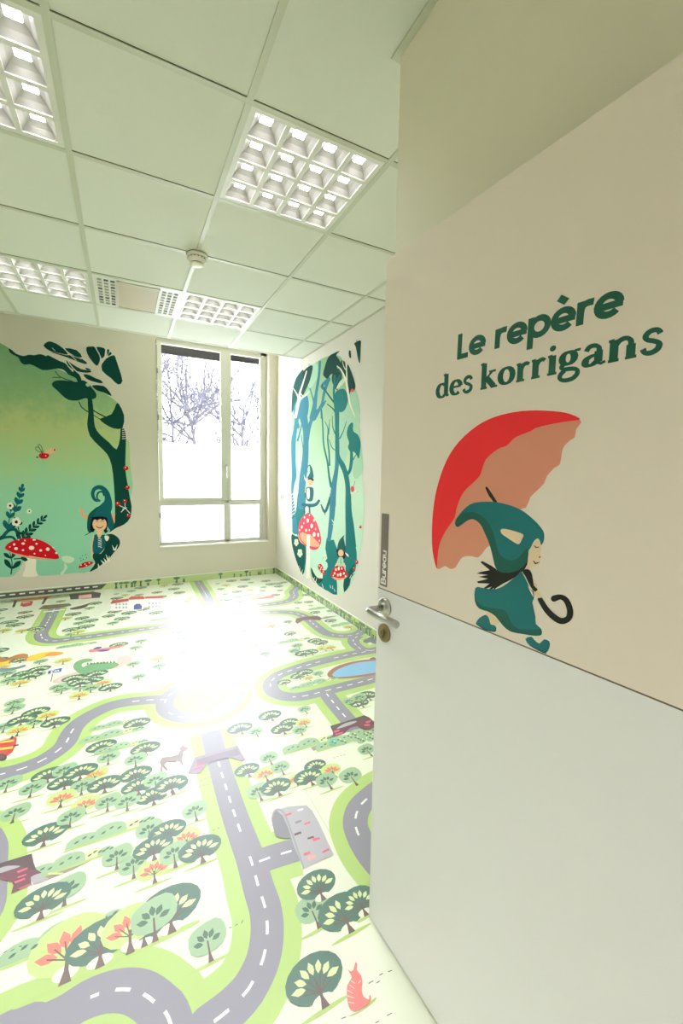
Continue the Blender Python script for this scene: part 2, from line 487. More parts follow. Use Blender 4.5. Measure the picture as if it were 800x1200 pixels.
def sash(x0, x1, z0, z1, X0, X1, Z0, Z1, ya, yb):
    """a ring of frame around a glazed opening"""
    for q in ((X0, x0, Z0, Z1), (x1, X1, Z0, Z1), (x0, x1, Z0, z0), (x0, x1, z1, Z1)): fr(*q, ya, yb)
mx = (lbx1 + rbx0) / 2
b = MB(); sash(Lx0, Lx1, Lb, Tz - .02, fx0 + .019, mx - .001, midz + .012, Tz + .019, yf0 - .018, yf0 + .03)
s_l = wbuild(b, 'opening_sash', wn, .003)
b = MB(); sash(Rx0, Rx1, Rb, Tz - .02, mx + .001, rbx1 + .012, midz + .012, Tz + .019, yf0 - .01, yf0 + .03)
wbuild(b, 'fixed_sash', wn, .003)
b = MB(); sash(lbx0, lbx1, lbz0, lbz1, fx0 + .019, mx - .015, lbz0 - .006, midz - .012, yf0 - .004, yf0 + .03); wbuild(b, 'lower_sash', wn, .002)
b = MB(); sash(rbx0, rbx1, rbz0, rbz1, mx + .015, rbx1 + .011, rbz0 - .006, midz - .012, yf0 - .004, yf0 + .03); wbuild(b, 'lower_sash', wn, .002)
# clear glass: straight-through transmission with a faint mirror reflection
g = bpy.data.materials.new('window_glass'); g.use_nodes = True
nt = g.node_tree; nt.nodes.remove(nt.nodes['Principled BSDF'])
tr = nt.nodes.new('ShaderNodeBsdfTransparent'); gl = nt.nodes.new('ShaderNodeBsdfGlossy'); gl.inputs['Roughness'].default_value = .02
fn = nt.nodes.new('ShaderNodeFresnel'); fn.inputs[0].default_value = 1.45; mxs = nt.nodes.new('ShaderNodeMixShader')
nt.links.new(fn.outputs[0], mxs.inputs[0]); nt.links.new(tr.outputs[0], mxs.inputs[1]); nt.links.new(gl.outputs[0], mxs.inputs[2])
nt.links.new(mxs.outputs[0], nt.nodes['Material Output'].inputs[0])
for x0, x1, z0, z1 in ((Lx0, Lx1, Lb, Tz - .02), (Rx0, Rx1, Rb, Tz - .02), (lbx0, lbx1, lbz0, lbz1), (rbx0, rbx1, rbz0, rbz1)):
    b = MB(); b.face([(x0 - .006, yf0 + .02, z0 - .006), (x1 + .006, yf0 + .02, z0 - .006), (x1 + .006, yf0 + .02, z1 + .006), (x0 - .006, yf0 + .02, z1 + .006)], g)
    wbuild(b, 'pane', wn)
# dark roller blind rolled up outside the two tall panes
M_blind = mat('blind_fabric', (44, 40, 40), .8, vary=.2, vscale=30)
for x0, x1, u, v in ((Lx0, Lx1, 225, 418.3), (Rx0, Rx1, 288, 424.6)):
    z = Plane((0, yf1 + .032, 0), (1, 0, 0), (0, 0, 1), (0, -1, 0)).px((u, v))[1]; b = MB()
    b.box(x0 - .02, x1 + .02, yf1 + .03, yf1 + .034, z, WZ1 + .05, M_blind)
    b.box(x0 - .02, x1 + .02, yf1 + .024, yf1 + .04, z - .008, z + .012, M_dark)
    props(wbuild(b, 'roller_blind', wn), 'black blind pulled down a hand width')
# handle on the mullion
hz = wz(547, 264); hx = wx(264.4, 547)
b = MB(); b.box(hx - .012, hx + .012, yf0 - .028, yf0 - .018, hz - .035, hz + .035, M_steel)
b.tube([(hx, yf0 - .028, hz), (hx, yf0 - .055, hz), (hx, yf0 - .06, hz - .02), (hx, yf0 - .058, hz - .14)], [.008, .008, .009, .007], M_steel)
wbuild(b, 'window_handle', wn, .001)
for z in (hz + 1.1, hz + .55, WZ0 + .35):
    b = MB(); b.tube([(fx0 + .022, yf0 - .02, z), (fx0 + .022, yf0 - .02, z + .06)], .007, M_steeld)
    wbuild(b, 'hinge', wn)
b = MB(); b.box(W0 - .0, W1 + .0, YB - .012, yf0 - .001, WZ0 - .012, WZ0 + .004, mat('sill_white', (236, 234, 226), .35))
wbuild(b, 'window_sill', wn, .002)

# ---------------------------------------------------------------- little wall socket plate on the right wall
yy, zz = P_right.px((330.5, 583))
t = thing('wall_switch', 'small pale switch plate on the right wall beside the window corner', 'switch', (XR, yy, zz))
b = MB(); b.box(-.009, 0, -.04, .04, -.04, .04, M_white); b.build('cover_plate', t, bevel=.002)
b = MB(); b.box(-.013, -.009, -.006, .006, -.024, .024, M_steeld); b.build('rocker', t, bevel=.001)

# ================================================================ PRINTED COLOURS
def wp(n, c, r=.8): return mat(n, c, r, spec=.2)
K_dk = wp('mural_dark_green', (0, 66, 56)); K_dk2 = wp('mural_deep_teal', (2, 84, 78)); K_tl = wp('mural_teal', (12, 98, 104))
K_bl = wp('mural_blue_teal', (48, 128, 148)); K_t2 = wp('mural_sea_teal', (0, 118, 116)); K_sk = wp('mural_skin', (236, 190, 150))
K_red = wp('mural_red', (212, 16, 34)); K_pk = wp('mural_coral', (226, 70, 90)); K_wh = wp('mural_cream', (238, 232, 214))
K_blk = wp('mural_black', (14, 20, 26)); K_lm = wp('mural_pale_leaf', (168, 208, 178)); K_lm2 = wp('mural_mist', (206, 226, 196))
K_or = wp('mural_peach', (232, 168, 130))

# ---------------------------------------------------------------- mural on the window wall
t = thing('wall_mural', 'forest mural on the wall left of the window with dark tree, elf and toadstool', 'mural', tuple(P_back.at(*P_back.px((70, 560)))), 0)
def mural_child(a, name, t, label=None):
    o = a.build(name, t); o.matrix_parent_inverse = Matrix.Translation(-t.location)
    if label: o['label'] = label
    return o
B0 = .0015
zlo, zhi = P_back.px((70, 680))[1], P_back.px((70, 400))[1]
bg1 = ramp_mat('mural_wash', [(0, (140, 206, 172)), (.38, (150, 208, 170)), (.52, (172, 206, 148)), (.66, (186, 200, 136)), (.76, (146, 184, 130)), (1, (118, 164, 122))], 'Z', zlo, zhi, .16, 5)
A = Art(P_back, B0, (0, 380, 3.75))
A.shape('-520,120 -440,20 -300,-30 -170,0 -80,40 0,82 40,105 120,160 240,190 345,240 420,280 500,330 520,360 535,430 552,500 568,520 570,600 580,680 582,720 560,800 500,880 470,930 430,1000 395,1085 340,1092 280,1098 200,1105 165,1098 155,1060 140,1020 110,1000 100,1050 60,1105 0,1112 -150,1130 -330,1140 -470,1120 -560,1020 -600,800 -590,450', bg1, 0, 2)
mural_child(A, 'background', t, 'mint and olive watercolour wash')
A = Art(P_back, B0, (0, 380, 8))
A.shape('80,228 110,240 150,275 220,298 270,285 320,290 370,280 410,288 430,300 450,290 500,315 560,345 610,365 640,400 680,445 740,480 750,540 735,560 715,510 680,490 640,470 600,430 540,415 480,425 400,430 340,400 280,375 230,380 195,355 170,310 120,285 90,260', K_dk, 3, 2)
A.cr(40, 390, 6.667)
for q in ('72,102 110,68 150,75 190,95 240,135 262,170 200,160 130,145', '240,120 330,135 375,190 330,185 280,160',
          '140,150 250,175 330,180 410,230 400,245 340,225 250,190 150,158', '250,215 300,245 370,285 440,295 440,310 380,310 320,295 270,262',
          '385,325 430,330 480,355 520,370 535,395 470,385 410,360', '455,410 540,415 580,450 605,495 540,465 500,455 470,435',
          '408,115 440,108 475,112 500,160 515,200 505,240 487,258 450,220 415,165', '485,112 530,115 555,130 550,180 525,200 510,160',
          '570,130 588,136 572,180', '590,150 606,165 575,190', '535,225 580,190 625,175 640,210 660,270 690,375 655,405 600,355 530,295',
          '138,400 165,375 230,372 300,380 340,385 375,370 410,385 450,430 485,475 480,510 440,520 400,510 340,530 270,525 220,490 180,450 150,425',
          '400,272 440,285 440,292 410,290'):
    A.shape(q, K_dk, 4, 2)
for q, w in (('165,302 205,345 300,380', 6), ('145,348 205,350', 6), ('320,300 350,345 358,385', [30, 22, 30]), ('350,540 375,585 425,620', 8),
             ('455,600 500,630 560,660', 8), ('460,640 520,680', 6)):
    A.line(q, w, K_dk, 5)
for q, w in (('140,118 165,142', 4), ('235,125 290,180 330,215', 5), ('250,200 290,260 340,310 420,370 500,395', 7), ('300,180 370,205', 4), ('475,110 520,190', 6), ('560,125 552,190', 6), ('600,175 555,205 515,260', 6)):
    A.line(q, w, M_wall, 6)
A.dot(418, 408, 17, 12, K_lm, 6, .6)
A.cr(0, 380, 3.75)
A.shape('385,325 388,390 383,440 395,490 430,530 470,570 490,620 500,700 505,800 503,870 478,915 510,895 545,880 572,850 578,800 570,760 560,700 551,640 552,560 553,490 545,458 530,455 527,500 512,550 480,520 440,485 417,450 412,400 404,325', K_dk, 5, 2)
A.shape('440,415 490,395 510,352 522,350 545,400 538,455 500,458 460,438', K_dk, 5, 2)
A.line('405,378 440,395 470,410', 4, K_dk, 5)
for k in range(6): A.line('%d,%d %d,%d' % (538, 458 + k * 9, 556 + (k % 2) * 4, 452 + k * 10), [3, 1], K_wh, 7, 0)
mural_child(A, 'tree', t, 'dark green silhouette tree')
# elf sitting at the tree foot
A = Art(P_back, B0, (90, 480, 6))
A.shape('20,688 38,700 50,735 78,742 74,775 45,755 26,725', K_or, 6)
A.shape('248,725 262,735 268,775 262,805 250,780', K_or, 6)
A.line('160,645 142,618 150,585 178,578 190,605', [8, 12, 12, 8], K_dk2, 7)
A.line('160,640 130,635 112,600 122,560 160,545 200,570 218,620 215,680 190,720', [14, 22, 24, 26, 30, 34, 44, 70, 90], K_tl, 7)
A.shape('215,600 228,680 250,760 264,815 238,850 205,800 200,765 120,760 105,800 112,850 92,868 76,850 72,800 82,740 115,705 160,675 195,640', K_tl, 7)
A.shape('72,800 82,740 115,705 150,682 120,740 105,790 100,850 76,850', K_dk2, 8)
A.shape('105,770 115,755 205,755 216,800 212,850 230,840 200,870 180,840 130,845 115,862 95,850 98,800', K_blk, 8)
A.dot(160, 806, 50, 50, K_sk, 9)
A.shape('108,790 116,758 160,752 205,758 212,790 198,770 180,778 165,768 145,778 125,772', K_blk, 10)
A.line('134,818 150,830 170,830 186,818', [3, 6, 6, 3], K_blk, 11); A.line('132,788 142,783 152,788', 3, K_dk, 11); A.line('168,788 178,783 188,788', 3, K_dk, 11)
A.line('92,858 80,872 60,882', 5, K_blk, 8)
A.shape('146,848 174,848 172,885 158,900 144,885', K_sk, 9)
A.shape('122,885 150,880 160,905 178,880 208,890 205,950 175,1000 150,1015 118,1010 110,960', K_tl, 8)
A.shape('112,890 122,890 110,960 116,1040 104,1042 100,960', K_sk, 8)
for k in range(5): A.line('%d,%d %d,%d' % (151, 905 + 14 * k, 173, 912 + 14 * k), 5, K_wh, 10, 0)
A.shape('90,1138 128,1080 112,1040 120,1010 170,1012 200,960 205,915 190,890 240,873 285,895 304,930 292,970 260,1005 225,1050 180,1085 150,1110 120,1128', K_dk, 9, 3)
A.shape('195,888 215,886 228,900 212,925 198,910', K_wh, 10)
for q in ('250,955 262,985', '285,950 270,985', '205,1020 220,1060', '228,1030 226,1065', '190,1045 205,1070', '170,1060 190,1080', '150,1085 156,1110'):
    A.line(q, [3, 12], K_wh, 10, 0)
mural_child(A, 'elf', t, 'smiling elf with curled teal hat')
A = Art(P_back, B0, (90, 480, 6))
for x, y, r in ((345, 412, 18), (357, 548, 16), (289, 662, 17), (339, 643, 14), (362, 744, 13)):
    A.dot(x, y, r, r * .85, K_red, 9); A.dot(x - 4, y - 5, r * .25, r * .25, K_wh, 10)
for q in ('300,675 340,692 372,728', '338,655 340,692 312,720', '322,700 350,690'): A.line(q, 5, K_wh, 9, 0)
mural_child(A, 'berries', t, 'red berries with white dots')
A = Art(P_back, B0, (0, 500, 6))
A.shape('275,195 300,185 345,195 335,220 300,226 278,215', K_red, 5); A.shape('310,180 345,155 380,150 398,160 380,185 345,190', K_sk, 4)
A.dot(384, 163, 6, 6, K_blk, 6); A.line('300,185 262,170 250,150 270,145 295,180', 4, K_dk, 5); A.line('300,182 270,140 272,125 288,135 305,180', 4, K_dk, 5)
A.dot(262, 215, 9, 7, mat('mural_brown', (120, 100, 70)), 5); A.dot(322, 205, 4, 4, K_wh, 6)
mural_child(A, 'bird', t, 'small red flying bird')
A = Art(P_back, B0, (0, 500, 6))
A.frond('95,620 130,520 152,440', 60, 30, K_tl, 3, 4, 9, .55)
A.frond('40,760 60,680 75,600', 70, 34, K_tl, 3, 2, 9, .55)
A.frond('100,640 125,700 150,800', 50, 28, K_dk, 3, 2, 10, .8, False)
A2 = A; mural_child(A, 'leafy_plant', t, 'teal fern fronds'); A = Art(P_back, B0, (0, 500, 6))
A.frond('150,800 220,720 300,650', 62, 24, K_dk, 4, 6, 7, .6)
mural_child(A, 'leafy_plant', t, 'dark green sprig pointing right'); A = Art(P_back, B0, (0, 500, 6))
A.line('-60,800 10,780 60,730 110,725 135,790', 24, K_dk2, 3)
mural_child(A, 'leafy_plant', t, 'teal arching stem'); A = Art(P_back, B0, (0, 500, 6)); A.line('-80,850 0,790 80,775 110,800', 18, K_dk2, 3)
mural_child(A, 'leafy_plant', t, 'lower teal stem'); A = Art(P_back, B0, (0, 500, 6))
A.frond('78,1035 85,960 70,885', 85, 34, K_dk, 4, 2, 9, .75, False); mural_child(A, 'leafy_plant', t, 'dark sprig under the toadstool'); A = Art(P_back, B0, (0, 500, 6))
A.frond('100,930 150,925 175,915', 50, 26, K_dk, 4, 1, 8, .4)
mural_child(A, 'leafy_plant', t, 'dark green arching stems'); A = Art(P_back, B0, (0, 500, 6))
A.frond('-60,1000 -120,760 -100,560', 80, 36, K_tl, 3, 6, 10, .6)
mural_child(A, 'leafy_plant', t, 'tall teal fern')
for x, y, r in ((72, 556, 24), (115, 670, 32), (206, 594, 17)):
    A = Art(P_back, B0, (0, 500, 6))
    for k in range(5):
        a = k * 2 * PI / 5
        A.dot(x + math.cos(a) * r * .55, y + math.sin(a) * r * .55, r * .5, r * .5, K_wh, 8)
    A.dot(x, y, r * .35, r * .35, K_blk, 9)
    mural_child(A, 'flower', t, 'cream blossom with a dark centre')
A = Art(P_back, B0, (0, 500, 6))
A.shape('185,910 250,920 252,1010 262,1050 160,1052 178,1000', K_wh, 4)
A.shape('45,862 120,893 230,915 330,930 400,932 330,938 220,928 110,900', K_or, 6)
A.shape('35,850 70,812 150,786 230,784 310,808 370,850 412,905 405,930 330,926 230,912 120,893 60,872', K_red, 7)
for x, y, rx, ry in ((100, 828, 9, 8), (163, 822, 11, 8), (113, 857, 13, 10), (222, 852, 19, 14), (162, 868, 8, 6), (257, 823, 8, 6), (286, 870, 10, 8), (336, 861, 13, 12),
                     (243, 893, 6, 5), (396, 888, 9, 7), (320, 905, 4, 4), (240, 795, 12, 6), (175, 800, 6, 5), (70, 845, 5, 4), (130, 795, 6, 4), (375, 850, 5, 4)):
    A.dot(x, y, rx, ry, K_wh, 8)
mural_child(A, 'toadstool', t, 'wide red toadstool cap with white spots')
A = Art(P_back, B0, (90, 480, 6))
A.shape('12,1112 25,1088 60,1072 105,1068 112,1080 80,1100 35,1112', K_red, 8)
for x, y in ((30, 1093), (58, 1086), (88, 1078), (68, 1096)): A.dot(x, y, 5, 4, K_wh, 9)
for x, y in ((25, 1045), (40, 1028), (62, 1020), (45, 1052), (68, 1042), (30, 1062)): A.dot(x, y, 4, 3, K_dk, 8)
A.cr(0, 500, 6); A.shape('432,918 470,908 515,922 520,942 480,960 445,945', K_lm2, 5); A.shape('455,955 475,990 460,1010 440,1040 425,1030 450,1000', K_lm2, 5)
mural_child(A, 'small_toadstool', t, 'small red toadstool beside the elf')

# ---------------------------------------------------------------- mural on the right wall
t = thing('wall_mural', 'oval forest mural on the right wall with blue-green trunks and spotted toadstools', 'mural', tuple(P_right.at(*P_right.px((385, 560)))), 0)
zlo, zhi = P_right.px((385, 690))[1], P_right.px((385, 430))[1]
bg2 = ramp_mat('mural_mint', [(0, (178, 222, 196)), (.45, (196, 226, 198)), (.65, (176, 212, 172)), (1, (142, 186, 138))], 'Z', zlo, zhi, .06, 6)
A = Art(P_right, B0, (320, 360, 3.157))
A.shape('185,188 215,180 245,180 262,205 285,245 300,290 312,345 316,430 322,480 330,540 332,640 338,700 336,780 330,850 318,930 300,1000 265,1058 235,1062 200,1045 160,1015 135,985 108,985 90,940 72,870 66,790 62,700 64,560 66,450 72,340 85,275 120,232', bg2, 0, 2)
mural_child(A, 'background', t, 'pale mint wash')
A = Art(P_right, B0, (330, 390, 8))       # upper crowns
A.shape('92,740 100,560 130,440 175,370 205,350 200,470 170,560 150,600 130,660 105,735', K_dk2, 2)
A.shape('205,360 290,305 270,430 225,540 190,600 175,560 195,470', K_dk, 2)
A.shape('240,590 255,690 230,800 150,800 135,760 180,640', K_bl, 2)
A.shape('250,300 290,300 330,285 345,400 300,480 265,520 245,470', K_lm, 1)
A.shape('390,380 420,270 450,215 495,190 545,170 515,205 520,225 545,260 560,330 540,340 525,310 520,350 545,380 520,420 470,385 430,430 400,410', K_dk, 5)
A.shape('480,380 520,330 560,370 565,430 530,480 525,540 490,500 470,440', K_dk2, 4)
A.shape('505,560 545,530 590,530 620,590 622,640 595,720 550,745 510,700 500,620', K_t2, 5)
A.shape('555,265 575,262 600,290 612,440 580,400 550,330', K_dk, 4)
A.shape('615,300 640,330 690,480 680,540 650,545 632,580 622,480 618,380', K_dk, 4)
A.shape('690,530 720,620 735,750 700,770 665,700 650,600 665,560', K_lm, 2)
A.shape('570,760 610,690 650,680 690,760 700,860 560,860', K_lm, 1)
A.shape('680,100 740,70 742,130 735,285 715,240 695,130', K_dk, 5, 2); A.shape('632,168 648,172 652,230 640,236 630,210', K_dk, 5, 2)
for q in ('700,70 712,100', ): A.line(q, 4, K_dk, 5)
A.dot(665, 540, 16, 16, K_pk, 7)
# lower crowns
A.cr(330, 480, 8)
A.shape('620,170 645,130 670,128 672,200 715,235 742,310 735,400 722,460 700,420 675,395 640,390 622,350 632,310 612,240', K_t2, 5, 3)
A.shape('560,0 620,20 670,110 640,180 610,260 620,380 600,480 570,560 545,440 545,120', K_lm, 1)
A.shape('680,440 740,380 765,520 750,600 700,650 670,600', K_lm, 1)
A.shape('700,0 720,20 735,125 715,100 690,40', K_lm, 2)
mural_child(A, 'foliage', t, 'dark green leaf masses')
A = Art(P_right, B0, (330, 390, 8))       # trunks
for q, w, m, lv in (
    ('150,620 120,700 130,780 150,880', [12, 14, 26, 40], K_bl, 3),
    ('360,270 350,400 325,560 310,680 290,800', [20, 22, 26, 40, 60], K_bl, 4),
    ('440,430 400,560 380,660 340,740 300,800', [34, 26, 22, 34, 50], K_bl, 4),
    ('265,520 290,600 305,660', [10, 12, 20], K_bl, 4),
    ('440,440 375,500 400,540', [40, 22, 10], K_bl, 4), ('410,640 380,690 330,740', [14, 22, 34], K_bl, 4),
    ('380,490 430,570 490,650', [10, 14, 18], K_tl, 5), ('430,670 480,710 500,740', [10, 12, 14], K_tl, 5),
    ('500,400 490,560 510,700 520,800', [14, 20, 34, 40], K_t2, 6), ('590,560 560,640 525,730', [8, 18, 26], K_t2, 6),
    ('545,400 510,480 500,520', [6, 10, 14], K_t2, 6), ('370,720 372,800', [10, 12], K_bl, 3)):
    A.line(q, w, m, lv)
A.line('235,360 195,490 170,570 160,640 130,790', [10, 14, 18, 26, 26], K_wh, 6); A.line('110,520 140,570 158,610', [5, 10, 14], K_wh, 6)
A.line('260,550 215,595 168,615', [5, 12, 14], K_wh, 6); A.line('205,600 170,560', [6, 10], K_wh, 6)
A.line('520,310 560,350 600,440 620,540 640,660 690,790', [6, 12, 18, 20, 16, 4], K_wh, 7); A.line('600,270 608,360 610,440', [5, 8, 12], K_wh, 7)
A.line('570,265 585,320 600,345', [4, 6, 8], K_wh, 7); A.line('520,520 560,470 595,430', [14, 40, 20], K_lm2, 6)
A.cr(330, 480, 8)
for q, w, m, lv in (
    ('150,30 130,180 112,300 112,480 118,620 105,700 100,800 110,900', [40, 34, 44, 40, 44, 30, 16, 20], K_bl, 4),
    ('190,0 225,180 228,320 220,480 200,640 185,800 190,900', [90, 56, 50, 60, 66, 60, 80], K_bl, 5),
    ('355,0 290,80 255,180 238,280', [20, 30, 34, 40], K_bl, 5), ('190,130 165,240 150,290', [10, 14, 20], K_bl, 4),
    ('185,240 200,360 205,470', [8, 8, 14], K_bl, 4), ('375,0 385,140 395,330 430,490 445,620 465,720', [10, 12, 14, 16, 18, 26], K_t2, 4),
    ('405,110 435,180 432,280 445,400 450,520', [5, 8, 14, 14, 16], K_t2, 4), ('452,90 440,230', [5, 12], K_t2, 4), ('445,280 470,350 500,380', [6, 8, 8], K_t2, 5),
    ('520,0 520,160 522,300 522,440 515,560 490,720 480,900', [44, 38, 38, 40, 36, 50, 56], K_bl, 5),
    ('520,0 520,200 525,420 570,520 600,600 620,720 625,900', [40, 36, 36, 50, 46, 44, 52], K_t2, 6),
    ('475,60 480,160 505,230', [5, 8, 14], K_t2, 5), ('608,110 580,200 545,270', [5, 8, 12], K_t2, 5),
    ('655,390 655,480 640,570 605,620', [26, 30, 28, 30], K_t2, 6), ('700,420 670,470', [6, 12], K_t2, 6)):
    A.line(q, w, m, lv)
A.cr(330, 580, 8)
for q, w, m, lv in (
    ('100,4 110,120 120,250 130,340', [16, 24, 40, 60], K_bl, 4), ('190,0 180,120 170,260 190,350 200,450 205,600 200,720', [80, 80, 110, 100, 60, 50, 26], K_t2, 4),
    ('480,0 475,160 460,300 445,420', [56, 52, 44, 34], K_bl, 5), ('625,0 628,160 640,300 650,480', [52, 60, 80, 100], K_t2, 6),
    ('350,55 320,90 260,100 200,90', [24, 30, 34, 30], K_tl, 6), ('370,90 405,160 440,80 450,20', [10, 26, 24, 10], K_tl, 6), ('405,150 408,185', [16, 6], K_tl, 6)):
    A.line(q, w, m, lv + .45)
A.shape('95,370 130,385 170,400 215,480 225,560 215,640 205,740 180,720 150,650 120,560 95,450', K_dk2, 5)
A.shape('425,395 435,430 490,420 520,500 600,480 640,380 690,470 705,560 700,660 680,740 650,780 640,840 600,905 580,910 575,830 600,700 590,640 540,630 500,660 520,780 520,935 440,905 380,870 330,830 340,740 420,700 430,640 385,590 420,560 410,500', K_t2, 5, 2)
A.shape('590,790 640,700 690,640 650,780 610,890 580,915 578,850', K_dk2, 6)
A.shape('275,680 330,760 390,790 340,830 290,770', K_dk, 6); A.shape('270,730 295,800 325,830 290,800', K_dk, 6)
for q in ('150,700 165,665', '170,710 175,680', '190,735 195,700', '460,870 455,845', '480,880 478,850', '390,870 380,835', '300,800 310,770', '320,815 330,780', '590,915 635,870', '500,905 495,880', '640,780 655,750', '670,740 690,715'):
    A.line(q, [6, 3], K_wh, 8, 0)
for k in range(7):       # white herringbone climbing plants
    y = 0 + k * 32
    A.line([(92 + 4 * (k % 2), y), (122, y - 22)], [4, 9], K_wh, 7, 0); A.line([(122, y + 10), (98, y + 24)], [4, 8], K_blk, 7, 0)
    A.line([(470 + k * 8, 230 + k * 40), (492 + k * 6, 262 + k * 40)], [4, 14], K_lm2, 7, 0)
    A.line([(605 + 3 * k, 220 + 38 * k), (632 + 2 * k, 250 + 38 * k), (662 + 2 * k, 220 + 38 * k)], 4, K_tl, 7, 0)
mural_child(A, 'trees', t, 'slender blue-green tree trunks')
for x, y, r in ((138, 445, 26), (172, 545, 30), (410, 585, 22)):
    A = Art(P_right, B0, (330, 580, 8))
    for k in range(5):
        a = k * 2 * PI / 5 + .3
        A.dot(x + math.cos(a) * r * .45, y + math.sin(a) * r * .8, r * .4, r * .55, K_lm2, 8)
    A.dot(x, y, 6, 9, K_or, 9)
    mural_child(A, 'flower', t, 'pale cream blossom')
A = Art(P_right, B0, (330, 580, 8))
A.shape('285,690 315,680 345,720 380,740 380,780 330,770', K_lm2, 7)
mural_child(A, 'pale_leaf', t, 'pale cream leaf shape')
A = Art(P_right, B0, (330, 580, 8))
A.shape('235,370 268,370 264,780 230,780', K_wh, 9, 0)
A.shape('165,350 158,400 185,450 240,480 290,510 340,505 365,460 368,430 300,360 240,348', K_or, 8)
A.shape('163,380 158,300 180,230 225,180 265,168 305,215 345,300 370,400 365,460 330,510 280,512 262,480 320,490 350,480 352,455 300,400 268,370 235,366 200,350 175,358', K_pk, 9)
A.line('168,365 175,410 205,450 232,475', [8, 10, 12, 10], K_pk, 10)
for x, y, rx, ry in ((245, 240, 12, 20), (190, 300, 9, 16), (230, 332, 9, 14), (282, 290, 12, 22), (305, 238, 8, 14), (305, 370, 14, 22), (343, 375, 10, 20), (215, 210, 7, 10), (262, 190, 6, 8), (170, 330, 5, 10), (355, 430, 6, 10), (320, 320, 6, 10), (260, 330, 6, 10), (210, 265, 5, 9)):
    A.dot(x, y, rx, ry, K_wh, 11)
mural_child(A, 'tall_toadstool', t, 'tall coral toadstool with white spots')
A = Art(P_right, B0, (330, 580, 8))
A.shape('515,780 530,790 575,790 585,785 578,850 582,930 525,940 522,850', K_lm2, 7)
A.shape('470,770 468,720 495,680 540,655 580,670 600,720 628,745 600,775 540,795 500,788', K_red, 9)
A.shape('475,765 540,780 600,770 625,752 600,780 540,800 500,792', K_or, 10)
for x, y, rx, ry in ((510, 700, 9, 14), (536, 690, 9, 18), (565, 690, 7, 12), (498, 735, 9, 12), (528, 750, 9, 14), (553, 745, 11, 18), (585, 735, 9, 12), (600, 760, 7, 9), (485, 755, 5, 8)):
    A.dot(x, y, rx, ry, K_wh, 11)
A.shape('340,665 360,645 380,660 400,710 410,748 385,735 350,700', K_red, 9); A.shape('370,735 385,738 382,785 368,770', K_wh, 8)
for x, y in ((355, 665), (372, 680), (365, 698), (388, 700), (390, 720)): A.dot(x, y, 5, 8, K_wh, 10)
for x, y, r in ((705, 630, 18), (740, 300, 14), (678, 688, 12), (72, 90, 5), (70, 0, 5)): A.dot(x, y, r * .8, r * 1.1, K_red, 10); A.dot(x - 3, y - 4, r * .2, r * .3, K_wh, 11)
A.cr(330, 480, 8); A.dot(665, 745, 18, 28, K_pk, 9); A.line('690,670 675,720', 3, K_blk, 9); A.dot(692, 768, 10, 7, K_wh, 9); A.line('705,768 715,772', 4, K_red, 9)
mural_child(A, 'small_toadstools', t, 'small red toadstools and berries')
A = Art(P_right, B0, (330, 480, 8))
A.line('245,590 240,560 250,530 268,520', [5, 7, 8, 10], K_bl, 9); A.shape('262,512 285,545 298,600 298,640 262,645 240,640 258,610 268,575', K_tl, 9)
A.shape('210,608 222,640 240,660 232,680 215,650', K_wh, 9); A.dot(270, 680, 28, 34, K_sk, 10); A.shape('242,660 262,640 300,648 296,672 270,655', K_blk, 11)
A.line('262,695 275,700 285,694', 3, K_red, 12, 0); A.shape('230,735 270,725 298,740 300,800 290,850 265,862 240,850 228,800', K_tl, 10); A.shape('235,750 262,740 262,830 240,830', K_wh, 11)
A.cr(330, 580, 8)
A.line('212,118 216,165', 14, K_tl, 9, 0); A.line('262,118 264,170', 14, K_tl, 9, 0); A.line('238,110 240,160', 12, K_wh, 9, 0)
mural_child(A, 'elf', t, 'elf in teal perched above the tall toadstool')
A = Art(P_right, B0, (330, 580, 8))
A.shape('525,480 545,420 590,375 582,400 590,440 600,500 590,530 530,520', K_dk2, 8)
A.shape('515,520 530,510 575,515 600,550 590,600 530,580', K_blk, 9); A.dot(556, 545, 26, 34, K_sk, 10)
A.line('546,572 558,578 568,572', 3, K_red, 11, 0); A.shape('535,590 575,590 580,650 560,670 528,660', K_lm, 10)
for y in (598, 615, 632): A.line([(548, y), (565, y + 4)], 4, K_dk, 11, 0)
A.line('535,600 515,650', 9, K_sk, 10, 0); A.line('580,640 595,690', 9, K_sk, 10, 0); A.shape('598,540 625,560 628,580 605,560', K_wh, 10)
mural_child(A, 'sitting_elf', t, 'dark haired elf sitting on the small toadstool')

# ================================================================ DOOR
door = props(link(bpy.data.objects.new('door_1', None)), kind='structure')
door.location = HINGE; door.rotation_euler = (0, 0, -DA)
DM = Matrix.Translation(HINGE) @ Matrix.Rotation(-DA, 4, 'Z')
DI = DM.inverted()
def dchild(o, label=None):
    o.parent = door; o.matrix_parent_inverse = DI
    if label: o['label'] = label
    return o
M_dl = mat('door_laminate', (238, 238, 238), .38, bump=.1, bscale=500)
M_du = mat('door_film', (240, 227, 214), .42, bump=.15, bscale=600)
ZS = 1.0645; ZT = 1.975
b = MB(); b.bar(P_door, 0, DW, .008, ZT, -.04, 0, M_dl)
dchild(b.build('door_leaf', bevel=.0012), 'white laminate leaf')
b = MB(); b.bar(P_door, 0, DW - .004, ZS + .0015, ZT - .002, 0, .0012, M_du)
dchild(b.build('upper_panel'), 'beige film on the upper half')
b = MB(); b.bar(P_door, 0, DW - .004, ZS - .0015, ZS + .0015, 0, .0008, mat('seam_brown', (112, 98, 84), .7))
dchild(b.build('seam'))
for z in (.25, 1.0, 1.75):
    b = MB(); c = P_door.at(-.004, z, -.02); b.tube([c, c + Vector((0, 0, .1))], .009, M_steel); dchild(b.build('hinge'))
D0 = .0014
